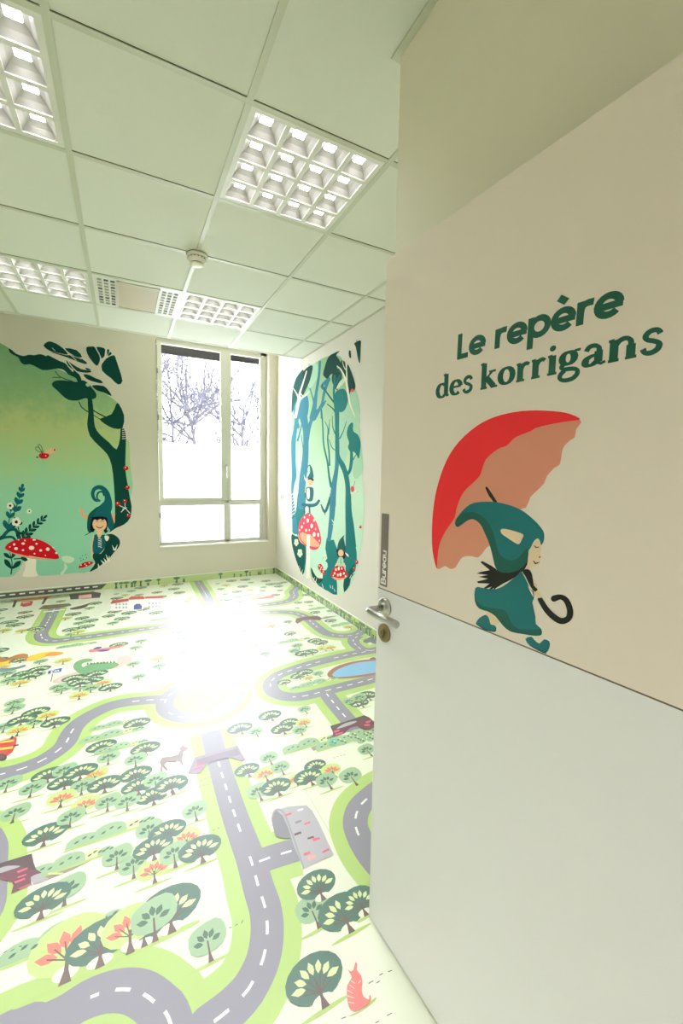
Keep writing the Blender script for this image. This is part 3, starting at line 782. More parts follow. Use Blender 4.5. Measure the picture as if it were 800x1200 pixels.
N_tl = mat('sticker_teal', (0, 114, 120), .42); N_dk = mat('sticker_green', (0, 92, 82), .42); N_red = mat('sticker_red', (252, 34, 46), .42)
N_pk = mat('sticker_salmon', (228, 150, 124), .42); N_bk = mat('sticker_black', (8, 8, 10), .42); N_sk = mat('sticker_skin', (240, 214, 180), .42)
A = Art(P_door, D0, (440, 460, 2.857))
A.shape('205,588 196,540 200,480 218,400 245,320 280,240 340,170 420,125 520,100 600,88 686,92 682,110 672,125 668,150 655,158 632,180 624,205 618,240 600,252 575,280 565,305 540,330 520,350 505,385 480,392 460,420 440,450 410,500 378,515 365,530 345,552 325,548 300,548 285,558 268,586 250,590 235,580 220,588', N_pk, 1, 2)
A.shape('205,588 192,530 190,450 197,370 212,300 240,225 280,165 340,112 400,82 470,65 540,60 620,65 660,75 686,90 650,96 600,104 540,118 520,130 470,150 440,178 410,190 370,225 352,275 330,300 295,335 275,380 265,420 235,465 215,510 208,560', N_red, 2, 3)
dchild(A.build('umbrella_picture'), 'large red and salmon umbrella')
A = Art(P_door, D0, (500, 560, 4.444))
A.line('313,52 335,90 362,128', [12, 20, 14], N_bk, 2)
A.shape('150,230 158,210 185,175 225,140 270,126 340,124 420,138 490,165 545,205 590,250 612,285 612,325 598,350 592,330 580,315 560,330 545,360 530,385 525,430 495,470 450,490 410,494 375,485 358,460 350,430 330,350 305,290 280,240 245,215 215,222 190,240 165,256 152,248', N_tl, 3, 3)
A.shape('150,230 160,210 185,188 215,178 250,180 290,198 325,235 350,290 365,350 385,400 420,425 450,428 485,410 510,380 530,370 528,420 495,470 450,490 410,494 375,485 358,460 350,430 330,350 305,290 280,240 245,215 215,222 190,240 165,256 152,248', N_dk, 4, 3)
A.shape('388,270 410,265 470,280 505,295 500,315 485,343 465,340 420,310 392,290', N_sk, 5, 2)
A.shape('582,318 595,345 598,380 590,395 602,412 594,425 592,445 570,460 545,465 522,478 528,430 530,385 548,355', N_sk, 2, 2)
A.shape('528,385 530,440 515,470 480,505 440,530 400,550 360,575 352,600 342,595 352,572 325,592 318,590 340,565 302,580 300,572 330,550 270,548 262,540 320,525 272,515 320,505 262,498 280,490 330,480 282,440 290,432 340,458 380,488 430,494 480,480 510,450', N_bk, 1, 0)
A.shape('480,500 498,490 540,575 560,590 560,630 552,650 568,720 570,760 598,785 600,815 570,822 500,812 440,800 400,770 360,720 320,695 275,680 252,640 255,572 290,572 360,580 420,550', N_tl, 3, 2)
A.shape('252,600 262,640 300,670 360,680 400,685 425,710 440,750 480,785 560,790 598,788 600,815 570,822 500,812 440,800 400,770 360,720 320,695 275,680 254,645', N_dk, 4, 2)
A.shape('498,482 530,475 550,500 560,560 580,578 566,592 545,570 515,510', N_bk, 5, 2)
A.shape('565,545 580,555 575,570 600,615 585,625 560,595 558,560', N_sk, 4, 2)
A.shape('528,560 552,590 558,620 545,600', N_sk, 4, 2)
A.line('592,632 625,685 665,725 705,745 740,730 748,690 730,640 700,620 665,628', [26, 30, 32, 32, 32, 32, 30, 26, 34], N_bk, 3)
A.shape('310,710 330,695 365,725 385,745 360,765 332,765 330,735', N_sk, 2, 2)
A.shape('260,752 275,730 310,712 328,735 335,762 358,768 365,790 345,802 300,782 262,765', N_tl, 3, 2)
A.shape('515,838 545,826 560,840 588,862 612,840 640,850 642,880 622,912 580,895 540,875', N_tl, 3, 2)
A.shape('262,762 300,780 345,795 362,785 358,802 300,790', N_dk, 4, 2); A.shape('540,872 580,888 622,905 620,915 580,898', N_dk, 4, 2)
A.line('560,352 572,362 586,360', [3, 6, 4], N_bk, 5, 0); A.line('558,432 568,446 580,442 588,438', [4, 8, 6, 2], N_bk, 5, 0); A.dot(590, 412, 4, 4, N_bk, 5)
dchild(A.build('gnome_picture'), 'walking gnome in teal hood and coat')

# lettering: each glyph drawn from strokes in x-height units
def arc(cx, cy, rx, ry, a0, a1, n=18): return [(cx + rx * math.cos(math.radians(a0 + (a1 - a0) * i / n)), cy + ry * math.sin(math.radians(a0 + (a1 - a0) * i / n))) for i in range(n + 1)]
SANS = {   # advance, strokes
 'L': (.78, [[(.13, 1.42), (.13, 0)], [(.02, .12), (.70, .12)]]),
 'e': (1.02, [arc(.48, .5, .38, .39, 0, 318), [(.12, .47), (.97, .47)]]),
 'r': (.68, [[(.14, 1), (.14, 0)], smooth([(.14, .5), (.2, .76), (.38, .87), (.62, .86)], 6, False)]),
 'p': (1.08, [[(.14, 1), (.14, -.48)], arc(.53, .5, .38, .39, 0, 360)]),
 'è': (1.02, [arc(.48, .5, .38, .39, 0, 318), [(.12, .47), (.97, .47)], [(.24, 1.5), (.58, 1.22)]]),
 'B': (1.12, [[(.14, 1.42), (.14, 0)], [(.14, 1.31), (.6, 1.31)] + arc(.6, 1.03, .26, .28, 90, -90, 10) + [(.14, .75)], [(.14, .73), (.66, .73)] + arc(.66, .42, .28, .31, 90, -90, 10) + [(.14, .11)]]),
 'u': (1.02, [[(.13, 1), (.13, .42)] + arc(.48, .44, .35, .33, 180, 360, 12), [(.85, 1), (.85, 0)]]),
 'a': (1.05, [arc(.48, .5, .37, .39, 0, 360), [(.87, 1), (.87, 0)]]),
 ' ': (.5, [])}
def V(*p): return list(p)
SER = {
 'd': (1.1, [('c', arc(.46, .48, .34, .44, 50, 310)), ('v', [(.8, 1.5), (.8, .08)]), ('h', [(.58, 1.47), (.8, 1.5)]), ('h', [(.8, .08), (1.03, .1)])]),
 'e': (.92, [('c', arc(.46, .48, .34, .44, 5, 312)), ('h', [(.16, .52), (.82, .52)])]),
 's': (.80, [('s', smooth([(.66, .76), (.56, .93), (.34, .95), (.19, .8), (.24, .62), (.46, .5), (.63, .36), (.6, .14), (.4, .03), (.2, .08), (.12, .26)], 4, False))]),
 'k': (1.14, [('v', [(.26, 1.5), (.26, 0)]), ('h', [(.04, 1.47), (.26, 1.5)]), ('h', [(.06, .03), (.48, .03)]), ('h', [(.28, .45), (.78, .93)]), ('v', [(.45, .6), (.9, .04)]), ('h', [(.58, .95), (1.0, .95)]), ('h', [(.8, .03), (1.12, .03)])]),
 'o': (1.02, [('c', arc(.5, .48, .36, .44, 0, 360))]),
 'r': (.80, [('v', [(.26, .95), (.26, 0)]), ('h', [(.05, .93), (.26, .95)]), ('h', [(.06, .03), (.5, .03)]), ('s', smooth([(.3, .6), (.42, .84), (.6, .9), (.72, .82)], 5, False))]),
 'i': (.56, [('v', [(.28, .95), (.28, 0)]), ('h', [(.06, .93), (.28, .95)]), ('h', [(.06, .03), (.5, .03)]), ('dot', (.27, 1.32))]),
 'g': (1.02, [('c', arc(.44, .64, .27, .29, 0, 360)), ('h', [(.62, .84), (.76, .94), (.96, .94)]), ('s', smooth([(.26, .42), (.16, .24), (.28, .12), (.6, .08), (.84, -.02), (.86, -.24), (.66, -.42), (.36, -.44), (.14, -.34), (.12, -.14), (.3, .06)], 4, False))]),
 'a': (1.0, [('v', [(.68, .66), (.68, .12)]), ('s', smooth([(.18, .74), (.3, .92), (.52, .93), (.68, .8), (.69, .6)], 4, False)), ('c', smooth([(.69, .5), (.4, .46), (.2, .34), (.18, .14), (.34, .04), (.52, .1), (.68, .24)], 4, False)), ('h', [(.68, .1), (.8, .03), (.96, .1)])]),
 'n': (1.16, [('v', [(.26, .95), (.26, 0)]), ('h', [(.05, .93), (.26, .95)]), ('h', [(.06, .03), (.46, .03)]), ('s', smooth([(.3, .66), (.44, .86), (.66, .92), (.84, .78), (.87, .5)], 4, False)), ('v', [(.87, .6), (.87, 0)]), ('h', [(.68, .03), (1.08, .03)])]),
 ' ': (.42, [])}
def advance(font, s): return sum(font[c][0] for c in s)
def text(A, s, font, p0, p1, xh_of, m, lv, wt=.24, wmin=.08, slant=0):
    """s from p0 to p1 along the baseline (surface coordinates), size follows the advance"""
    L = math.hypot(p1[0] - p0[0], p1[1] - p0[1]); ux, uy = (p1[0] - p0[0]) / L, (p1[1] - p0[1]) / L
    sx = L / advance(font, s); sy = xh_of; x = 0
    # 'up' on the surface: chosen so that letters stand upright when the baseline runs p0 -> p1
    side = getattr(A, 'side', 1)
    vx, vy = -uy * side, ux * side
    def T(P): return [(p0[0] + ux * (x + a + slant * b_) * sx + vx * b_ * sy, p0[1] + uy * (x + a + slant * b_) * sx + vy * b_ * sy) for a, b_ in P]
    for c in s:
        for st in font[c][1]:
            if font is SANS: kind, P = 'n', st
            else: kind, P = st
            if kind == 'dot': A.poly(T(ell(P[0], P[1], .15, .15)), m, lv); continue
            n = len(P); Lf, Rt_ = [], []
            for i in range(n):
                a, b_ = P[max(i - 1, 0)], P[min(i + 1, n - 1)]
                if n > 4 and math.hypot(P[0][0] - P[-1][0], P[0][1] - P[-1][1]) < 1e-6 and i in (0, n - 1): a, b_ = P[-2], P[1]
                dx, dy = b_[0] - a[0], b_[1] - a[1]; l = math.hypot(dx, dy) or 1; dx /= l; dy /= l
                w = {'n': wt, 'v': wt, 'h': wmin, 's': wt * .72 * (.72 + .28 * abs(dx + dy) / 1.41), 'c': wmin + (wt - wmin) * abs(dy) ** 1.2}[kind]
                Lf.append((P[i][0] - dy * w / 2, P[i][1] + dx * w / 2)); Rt_.append((P[i][0] + dy * w / 2, P[i][1] - dx * w / 2))
            Lf, Rt_ = T(Lf), T(Rt_)
            A.n += 1; A.hold = True
            for i in range(n - 1): A.poly([Lf[i], Lf[i + 1], Rt_[i + 1], Rt_[i]], m, lv)
            A.hold = False
        x += font[c][0]
N_tx = mat('lettering_green', (12, 92, 72), .42)
A = Art(P_door, D0, (480, 320, 2.5)); A.side = -1     # surface a-axis runs towards the latch, so text runs the other way
q = A.conv([(140, 254), (628, 118), (152, 180), (78, 369), (745, 228), (213, 268)])
def upto(q0, base0, base1):     # height of q0 above the baseline
    t_ = (q0[0] - base0[0]) / (base1[0] - base0[0]); return q0[1] - (base0[1] + (base1[1] - base0[1]) * t_)
xh1 = upto(q[2], q[0], q[1]) / 1.42
text(A, 'Le repère', SANS, q[0], q[1], xh1 * 1.03, N_tx, 1, .29)
dchild(A.build('lettering'), 'bold green words, upper line')
A = Art(P_door, D0, (480, 320, 2.5)); A.side = -1
xh2 = upto(q[5], q[3], q[4]) / 1.5
text(A, 'des korrigans', SER, q[3], q[4], xh2, N_tx, 1, .33, .13)
dchild(A.build('lettering'), 'serif green words, lower line')
# grey room sign by the latch edge
A = Art(P_door, D0, (400, 580, 6))
s0 = A.conv([(287, 128), (337, 130), (322, 655), (277, 632)])
sa0 = sum(p[0] for p in s0[1:3]) / 2; sa1 = (s0[0][0] + s0[3][0]) / 2
b = MB(); sa1 = min(sa1, DW - .006)
b.bar(P_door, sa0, sa1, s0[3][1] - .0, s0[0][1], .0012, .003, mat('sign_grey', (128, 117, 112), .4))
sg = dchild(b.build('room_sign', bevel=.0005), 'narrow grey sign reading Bureau upwards')
A = Art(P_door, .0031, (0, 0, 1)); A.side = -1
w = sa1 - sa0; xh = w * .52
bz0 = s0[3][1] + .006; bz1 = bz0 + (s0[0][1] - s0[3][1]) * .475
a_base = sa0 + w * .13
text(A, 'Bureau', SANS, (a_base, bz0), (a_base, bz1), xh, mat('sign_white', (245, 243, 238), .4), 1, .26)
o = A.build('sign_lettering', None); o.parent = sg; o.matrix_parent_inverse = Matrix.Identity(4)
# lever handle and key cylinder
ra, rb = P_door.px((451.6, 711)); ka, kb = P_door.px((451.0, 741.5))
b = MB(); c = P_door.at(ra, rb); b.lathe(c, DN, [(.026, 0), (.0265, .004), (.0255, .008), (.022, .0095), (.012, .010), (.0115, .014)], M_steel, 40)
dchild(b.build('handle_rose'))
b = MB()
hp = [P_door.at(ra, rb, .008), P_door.at(ra, rb, .040), P_door.at(ra, rb - .0, .052), P_door.at(ra - .004, rb, .060), P_door.at(ra - .014, rb, .064), P_door.at(ra - .04, rb, .064), P_door.at(ra - .128, rb, .063)]
b.tube(hp, [.0085, .0085, .0092, .0098, .0098, .0098, .0098], M_steel, 20)
e_ = P_door.at(ra - .128, rb, .063); b.lathe(e_, -DD, [(.0098, 0), (.009, .0015), (.004, .0016), (.004, .0005)], M_steel, 20)
hd = dchild(b.build('door_handle'), 'polished steel lever')
b = MB(); c = P_door.at(ka, kb); b.lathe(c, DN, [(.026, 0), (.0265, .004), (.025, .007), (.02, .0085), (.0195, .008)], M_brass, 40)
kr = dchild(b.build('key_rose'), 'brass coloured cylinder rose')
b = MB(); b.lathe(P_door.at(ka, kb + .004, .006), DN, [(.0085, 0), (.0085, .007), (.007, .0075)], M_brass, 24)
b.bar(P_door, ka - .0035, ka + .0035, kb - .014, kb + .002, .006, .0135, M_brass); b.bar(P_door, ka - .0008, ka + .0008, kb - .001, kb + .009, .0132, .0142, M_dark)
o = b.build('key_cylinder'); o.parent = kr; o.matrix_parent_inverse = Matrix.Identity(4)
# door casing round the opening
b = MB()
for x0, x1, z1 in ((DX0 - .05, DX0 + .02, 2.05), (DX1 - .005, DX1 + .05, 2.05)): b.box(x0, x1, YF - .01, .01, 0, z1, M_frame)
b.box(DX0 + .02, DX1 - .005, YF - .01, .01, 2.0, 2.05, M_frame)
props(b.build('trim_3'), kind='structure')
# ================================================================ PRINTED VINYL FLOOR
def vp(n, c):
    m = mat('vinyl_' + n, c, FR, spec=FS); p = m.node_tree.nodes['Principled BSDF']
    p.inputs['Coat Weight'].default_value = 1; p.inputs['Coat Roughness'].default_value = .55; p.inputs['Coat IOR'].default_value = 1.6
    return m
FR, FS = .41, 1.0
V_base = vp('cream', (228, 233, 208)); V_verge = vp('verge', (172, 204, 102)); V_road = vp('road', (134, 131, 144)); V_dash = vp('dash', (240, 240, 236))
V_dk = vp('pine', (38, 98, 78)); V_cr = vp('pale_leaf', (214, 226, 160)); V_g = vp('sage', (150, 186, 138)); V_gd = vp('leaf_green', (36, 92, 62))
V_pl = vp('lime_crown', (190, 216, 120)); V_cor = vp('coral', (238, 112, 88)); V_org = vp('orange', (232, 150, 50)); V_tr = vp('trunk', (92, 58, 50))
V_gr = vp('grass_stroke', (172, 202, 96)); V_mar = vp('maroon', (104, 22, 52)); V_mar2 = vp('maroon_dark', (70, 24, 44)); V_pk = vp('pink_brick', (222, 82, 112))
V_gy = vp('tunnel_grey', (172, 170, 176)); V_gy2 = vp('tunnel_dark', (120, 118, 126)); V_wh = vp('white', (240, 240, 236)); V_bl = vp('pond', (122, 184, 220))
V_br = vp('bank_brown', (158, 92, 62)); V_red = vp('red', (206, 34, 38)); V_yel = vp('yellow', (240, 200, 40)); V_blu = vp('sign_blue', (30, 66, 150))
V_cro = vp('crocodile', (104, 160, 104)); V_dust = vp('dust', (214, 186, 176)); V_fox = vp('fox', (182, 112, 50)); V_deer = vp('deer', (140, 118, 118)); V_blk = vp('black', (26, 28, 26))
V_cat = vp('cat', (236, 112, 104)); V_cat2 = vp('cat_stripe', (250, 190, 178)); V_forest = vp('forest', (66, 118, 44)); V_path = vp('brown_path', (150, 130, 120))
A = Art(P_floor, 0.0, (0, 0, 1), step=5.5e-5)
A.mb.box(XL, XR, YF, YB, -.1, 0, V_base)
A.mb.box(-1.8, 2.1, -2.2, YF, -.1, -.0005, mat('corridor_vinyl', (190, 190, 178), .4))
def FP(t, n=8, closed=False):
    P = [P_floor.px(p) for p in (pts(t) if isinstance(t, str) else t)]
    return smooth(P, n, closed) if n else P
ROADS = []
def resample(P, d):
    out = [P[0]]; acc = 0
    for i in range(len(P) - 1):
        a, b_ = P[i], P[i + 1]; L = math.hypot(b_[0] - a[0], b_[1] - a[1]); x = d - acc
        while x <= L:
            out.append((a[0] + (b_[0] - a[0]) * x / L, a[1] + (b_[1] - a[1]) * x / L)); x += d
        acc = L - (x - d)
    return out
def road(P, half=.05, verge=.105, closed=False, lv=2, verges=True):
    if closed: P = P + [P[0]]
    P = resample(P, .02); ROADS.append((P, verge))
    if verges: A.strip(P, verge * 2, V_verge, lv)
    A.strip(P, half * 2, V_road, lv + 4)
    i = 1
    while i + 2 < len(P):
        A.strip(P[i:i + 3], .0085, V_dash, lv + 6); i += 4
R1 = FP('225,1216 259.4,1190.6 280,1172 293.8,1154.7 307.8,1125 313,1093.8 311,1065.6 303,1040 293,1005 278,964 267,930 254.7,889 246,855')
R2 = FP('-60,1225 0,1214 38,1205 67.4,1192.5 101.8,1170.5 134.8,1160 162.3,1162.3 184.8,1178 196,1200 225,1216')
R3 = FP('297,1012 322,1003 352,994', 6)
R4 = FP('520,905 480,912 450,921 431,935 420,947.5 416,964 421,981 431,999 447,1018 475,1045')
R5 = FP('470,755 434.9,762.5 411,766.7 389,771.8 365.7,777.7 343.7,784.5 325,792 316.7,801 320,810.6 332,815.7 350.5,816.5 374,811.5 394,806.4 418,800.5 440,794.6 475,786')
R6 = FP('381,811 395,829 409.6,846 418,858', 6)
R7 = FP('250,722 300,718 335.6,717.5 351,720 360.6,725.6 371.6,735 382.5,742 398,745 416.9,743.6 427,737')
R8 = FP('420,745 413.8,749.8 416.9,756 426,761.6 445,762.5', 8)
R9 = FP('352,684 347,690 343.4,693.5 345,698 340,703 328,706.5 300,710')
R10 = FP('227.5,671 232.4,682 240.6,695.8 248,712 250,735 246,765 240,795')
R11 = FP('64,713 60.5,720 52.3,735 48,744 52.3,749.5 66,751 88,748 108.7,745.5 159.5,738.4 215,731 249,724')
R12 = FP('-40,914 0,907.5 25.5,900.8 46.5,892.5 64.5,882 76.5,871.5 82,861 87,852.8 96,844.5 108,837 127.5,828 148.5,823 180,820 205,820')
R12 = smooth([(-1.72, 2.95), (-1.5, 2.55), (-1.1, 2.36)] + FP('-40,914 0,907.5 25.5,900.8 46.5,892.5 64.5,882 76.5,871.5 82,861 87,852.8 96,844.5 108,837 127.5,828 148.5,823 180,820 205,820', 0), 8, False)
R13 = smooth([(-2.3, 1.75), (-1.6, 1.98), (-1.05, 2.08), (-.72, 2.03)] + FP('-30,975 -12,992 -12,1015 -14,1045 -30,1090', 0) + [(-.6, 1.32), (-1.0, 1.2), (-1.5, 1.15), (-1.95, 1.1)], 8, False)
R2 = smooth([(-1.35, .55), (-1.0, .95), (-.66, 1.13)] + FP('0,1214 38,1205 67.4,1192.5 101.8,1170.5 134.8,1160 162.3,1162.3 184.8,1178 200,1200', 0) + [(.09, .85), (.13, .6), (.16, .2)], 8, False)
R1 = [(.08, .93), (.13, .955)] + R1[3:]
for R_, kw in ((R10, {}), (R11, {}), (R12, {}), (R7, {}), (R8, {}), (R9, {}), (R5, {}), (R6, {}), (R1, {}), (R2, {}), (R3, {}), (R4, {}), (R13, {})):
    road(R_, **kw)
# roads beyond the left edge of the photo
road(smooth([(-3.1, 4.4), (-2.4, 4.3), (-1.8, 3.9), (-1.6, 3.2), (-1.9, 2.6), (-2.6, 2.3), (-3.1, 2.4)], 8, False))
road(smooth([(-2.6, 2.3), (-2.4, 1.6), (-1.9, 1.0), (-1.9, .4), (-2.3, .05)], 8, False))
rc = P_floor.px((236, 818)); road([(rc[0] + .21 * math.cos(t * PI / 24), rc[1] + .21 * math.sin(t * PI / 24)) for t in range(48)], closed=True)
A.poly([(rc[0] + .1 * math.cos(t * PI / 12), rc[1] + .1 * math.sin(t * PI / 12)) for t in range(24)], V_verge, 8)
road([(XL + .02, YB - .07), (P_floor.px((118, 668))[0], YB - .07)], verge=.07, verges=True)
A.strip([(XL + .02, YB - .15), (P_floor.px((118, 668))[0], YB - .15)], .05, V_verge, 2)
seam = P_floor.px((350, 912))[0]; A.strip([(seam, .1), (seam, YB)], .0022, vp('seam', (190, 200, 160)), 1)

def E2(cx, cy, rx, ry, rot=0, n=14): return ell(cx, cy, rx, ry, rot, n)
def pleaf(x, y, a, l, w, m, lv):
    c, s_ = math.cos(a), math.sin(a)
    A.poly([(x + c * u * l - s_ * v * w, y + s_ * u * l + c * v * w) for u, v in ((0, 0), (.3, .42), (.6, .5), (1, 0), (.6, -.5), (.3, -.42))], m, lv)
_lv = [0]
PLACED = []
def tree(x, y, kind, k=1.0, px=True):
    if px: x, y = P_floor.px((x, y))
    PLACED.append((x, y, .085 * k))
    _lv[0] = (_lv[0] + 1) % 5; lv = 10 + _lv[0] * 4 + random.random() * .9
    A.poly(E2(x - .003, y - .003, .062 * k, .0045 * k), V_gr, 9 + random.random() * .9)
    def trunk(h, wd=.007):
        A.poly([(x - wd * k * 1.4, y), (x - wd * k * .5, y + h * .4 * k), (x - wd * .4 * k, y + h * k), (x + wd * .4 * k, y + h * k), (x + wd * k * .5, y + h * .4 * k), (x + wd * k * 1.4, y)], V_tr, lv + 3)
    if kind == 'O':
        A.poly(E2(x, y + .062 * k, .07 * k, .048 * k, .05, 18), V_dk, lv)
        A.poly(E2(x, y + .013 * k, .026 * k, .013 * k), V_base, lv + 1)
        trunk(.05)
        for a, r in ((10, .058), (38, .056), (66, .05), (92, .048), (118, .052), (146, .056), (172, .056)):
            a = math.radians(a); pleaf(x + math.cos(a) * .026 * k, y + .046 * k + math.sin(a) * .02 * k, a, (.029 if 30 < math.degrees(a) < 150 else .035) * k, .0145 * k, V_cr, lv + 2)
            A.strip([(x, y + .03 * k), (x + math.cos(a) * .035 * k, y + .036 * k + math.sin(a) * .028 * k)], .0025 * k, V_tr, lv + 3)
    elif kind == 'G':
        A.poly([(x + u * k, y + v * k) for u, v in smooth([(-.044, .04), (-.046, .08), (-.02, .1), (.03, .106), (.05, .082), (.048, .046), (.02, .026), (-.02, .024)], 2)], V_g, lv)
        trunk(.055, .005)
        for a in (20, 60, 95, 130, 165):
            a = math.radians(a); pleaf(x + math.cos(a) * .012 * k, y + .046 * k + math.sin(a) * .014 * k, a, .026 * k, .014 * k, V_gd, lv + 2)
    elif kind in 'PQ':
        A.poly(E2(x, y + .062 * k, .056 * k, .046 * k, .1, 16), V_pl, lv)
        A.poly(E2(x, y + .016 * k, .018 * k, .012 * k), V_base, lv + 1)
        trunk(.05, .006)
        for a in (12, 42, 72, 102, 132, 164):
            a = math.radians(a); pleaf(x + math.cos(a) * .014 * k, y + .042 * k + math.sin(a) * .012 * k, a, .034 * k, .016 * k, V_cor if kind == 'P' else V_org, lv + 2)
            A.strip([(x, y + .035 * k), (x + math.cos(a) * .03 * k, y + .042 * k + math.sin(a) * .026 * k)], .0022 * k, V_tr, lv + 3)
    elif kind == 'H':
        for i_, (u, w_, h_) in enumerate(((-.1, .055, .034), (-.01, .06, .042), (.075, .04, .028), (.12, .03, .022))):
            cx = x + u * k
            A.poly([(cx + w_ * k * math.cos(t * PI / 8), y + h_ * k * 1.6 * max(0, math.sin(t * PI / 8)) ** .6) for t in range(9)], V_g if i_ != 2 else V_cr, lv + (i_ % 2))
            for j_ in range(3):
                pleaf(cx - w_ * k * .5 + j_ * w_ * k * .45, y + h_ * k * (.5 + .3 * (j_ % 2)), .5, .02 * k, .01 * k, V_gd, lv + 3)
        A.poly(E2(x, y - .004, .17 * k, .006 * k), V_gr, 9 + random.random() * .9)
def many(s, ox=0, oy=0, sc=1):
    for q in s.split():
        k_, r = q.split(':'); v = [float(t_) for t_ in r.split(',')]
        tree(ox + v[0] / sc, oy + v[1] / sc, k_, v[2] if len(v) > 2 else 1)
# groups read off the photograph, far to near
many('G:40,690,.8 O:28,725,1 G:62,722,.8 O:16,735 Q:25,742 G:42,742 O:85,722,1 Q:76,727 G:92,733 O:100,737,1 O:105,730', 0, 0, 1)
many('O:150,325,1 O:300,330 Q:330,340 G:300,350', 0, 650, 3.636)
many('O:95,560 O:60,580 O:120,570 G:30,590 Q:80,600 G:150,565 G:20,560 O:160,540 O:340,600,1 O:290,610 O:390,590 G:260,630 G:340,620 Q:335,655 P:435,600 G:385,625 O:470,620 G:240,620 G:50,690 O:410,560 O:310,580', 0, 640, 3.636)
many('O:145,40 Q:195,55 O:230,85 G:140,85 Q:70,120 G:50,25 G:10,105 O:85,75', 0, 830, 3.636)
many('G:20,360 O:200,320 G:268,300 G:125,382 O:340,305 O:272,352 Q:400,320 G:345,372 P:255,425 O:445,362 P:360,452 G:457,442 G:542,440 G:50,492 G:295,512 O:182,592,1.05 O:580,318 O:592,372 G:665,345 O:735,362 O:656,414 G:638,568 O:720,575 O:658,650 G:497,690 G:570,728 P:660,748 G:748,682 G:460,242 G:578,252 O:622,202 O:430,192 O:585,90 H:480,120 H:520,170,.8 H:490,75,.8 H:480,540 H:300,672,.9', 0, 830, 3.636)
many('G:272,228,1.1 O:170,284,1.1 H:270,378,1.05 P:275,558,1.8 O:425,488,1.3 P:555,428,1.4 G:662,378,1.35 O:615,400,1 O:733,342,1.35', 0, 1000, 3.636)
many('O:270,98 G:328,108,.8 O:297,258,.85 P:365,275,.9 G:380,212,.9 G:425,250,.9 G:342,348 O:412,330 P:478,290,.7 G:98,424 P:65,533 G:18,595 O:122,582,1.1 O:10,325 O:455,72,.8 O:430,98,.9 P:510,72,.8 G:495,102,.8 G:512,20,.8 O:557,240,.8 O:535,290 P:620,260,.9 G:605,305 G:700,290,1.1 H:530,140 H:650,130 H:720,105', 200, 830, 3.2)
many('O:575,178,1.0 G:558,282,1.05 O:680,298,1.15 O:735,235,.9 O:582,580,1.2 G:152,408,1.1 O:5,295,1.4', 200, 1000, 3.2)
many('O:690,410,.9 O:650,395,.9 G:610,395,.8 G:690,375 O:740,360 O:150,255,.7 O:250,215,.8 O:300,190,.9 P:320,225,.7 G:390,195,.8 H:300,265,.8 H:400,235,.8', 310, 760, 5.926)
many('O:380,615,.9 O:330,600,.9 P:400,660 P:450,655 O:300,690 G:200,640 O:250,700 G:180,680 O:330,380,.8 O:450,445,.9 H:550,460 Q:590,495 O:200,305,.7 O:280,300,.8 Q:290,325,.6 G:190,345,.6 O:260,245,.7 O:50,160,.8 O:90,150,.7 O:60,210,.6 H:370,340 G:440,370,.8', 320, 660, 6.4)
many('O:200,110 O:310,90 G:160,125 Q:300,100 O:360,95 G:95,135,.6 O:120,245 O:150,220 G:80,265 O:590,80 O:650,75 G:530,90,.6 O:760,95 O:780,140,.8 O:640,105', 110, 660, 3.636)

# bridge, tunnel, animals, buildings
B_ = Art(P_floor, 0, (0, 960, 6.667), step=5.5e-5); B_.mb = A.mb
B_.shape('-120,400 0,348 248,272 262,340 282,395 325,420 240,470 245,515 88,585 105,520 95,495 40,480 -60,470 -130,500', V_mar, 31, 0)
B_.shape('-120,400 0,348 248,272 262,340 280,400 235,400 160,372 60,372 -120,425', V_mar2, 32, 0)
B_.shape('0,385 60,368 160,370 80,400 0,425 -60,430 -60,400', V_gy, 33)
for q in ('130,412 215,380 218,392 140,425', '135,455 205,430 205,442 140,465', '110,492 195,462 195,475 118,505', '145,545 240,505 240,516 155,552'): B_.shape(q, V_pk, 34, 0)
B_.shape('243,455 320,425 330,450 380,470 280,508 255,500', V_gy, 34); B_.shape('325,420 450,380 690,300 740,310 560,400 360,480', V_path, 8, 0)
for k in range(12): B_.shape([(380 + k * 10 - 8, 430), (380 + k * 10 + 6, 418), (380 + k * 10 + 6, 440)], V_cr, 35, 0)
B_.cr(310, 760, 5.926)
B_.shape('455,540 570,505 690,465 725,480 765,515 765,570 690,570 640,540 590,550 555,590 500,610 470,620 475,585', V_mar, 31, 0)
B_.shape('455,540 570,505 690,465 725,480 740,492 640,510 560,530 500,560 465,565', V_mar2, 32, 0); B_.shape('500,560 560,520 640,505 600,530', V_gy, 33)
for q in ('480,575 520,565 520,575 485,588', '490,595 545,580 545,590 492,605', '700,510 735,500 735,512 705,522', '690,530 730,528 730,538 695,540'): B_.shape(q, V_pk, 34, 0)
for q in ('450,655 600,600 680,590 770,560 770,590 690,640 560,640', ): pass
B_.shape('320,690 440,640 460,660 340,712', V_path, 8, 0)
for x, y in ((480, 655), (520, 640), (550, 650), (590, 615), (620, 600), (640, 625), (675, 640), (700, 600), (725, 590), (740, 625), (760, 575)): 
    B_.dot(x, y, 34, 20, V_g, 36, -.4); B_.dot(x - 8, y - 4, 8, 5, V_gd, 38); B_.dot(x + 10, y + 4, 8, 5, V_gd, 38); B_.dot(x + 4, y - 9, 7, 4, V_cr, 39)
B_.dot(478, 652, 34, 22, vp('turquoise', (96, 186, 160)), 37, -.4)
B_.shape('435,185 450,155 520,115 640,85 780,70 900,60 960,120 800,175 660,200 540,210 460,205', V_br, 10); B_.shape('470,180 520,140 640,100 780,84 900,78 930,120 800,160 660,185 540,198 490,198', V_bl, 11)
for x, y in ((655, 125), (700, 108), (730, 100), (750, 70)): B_.dot(x, y, 22, 8, V_gd, 8, -.2)
B_.cr(200, 830, 3.2)
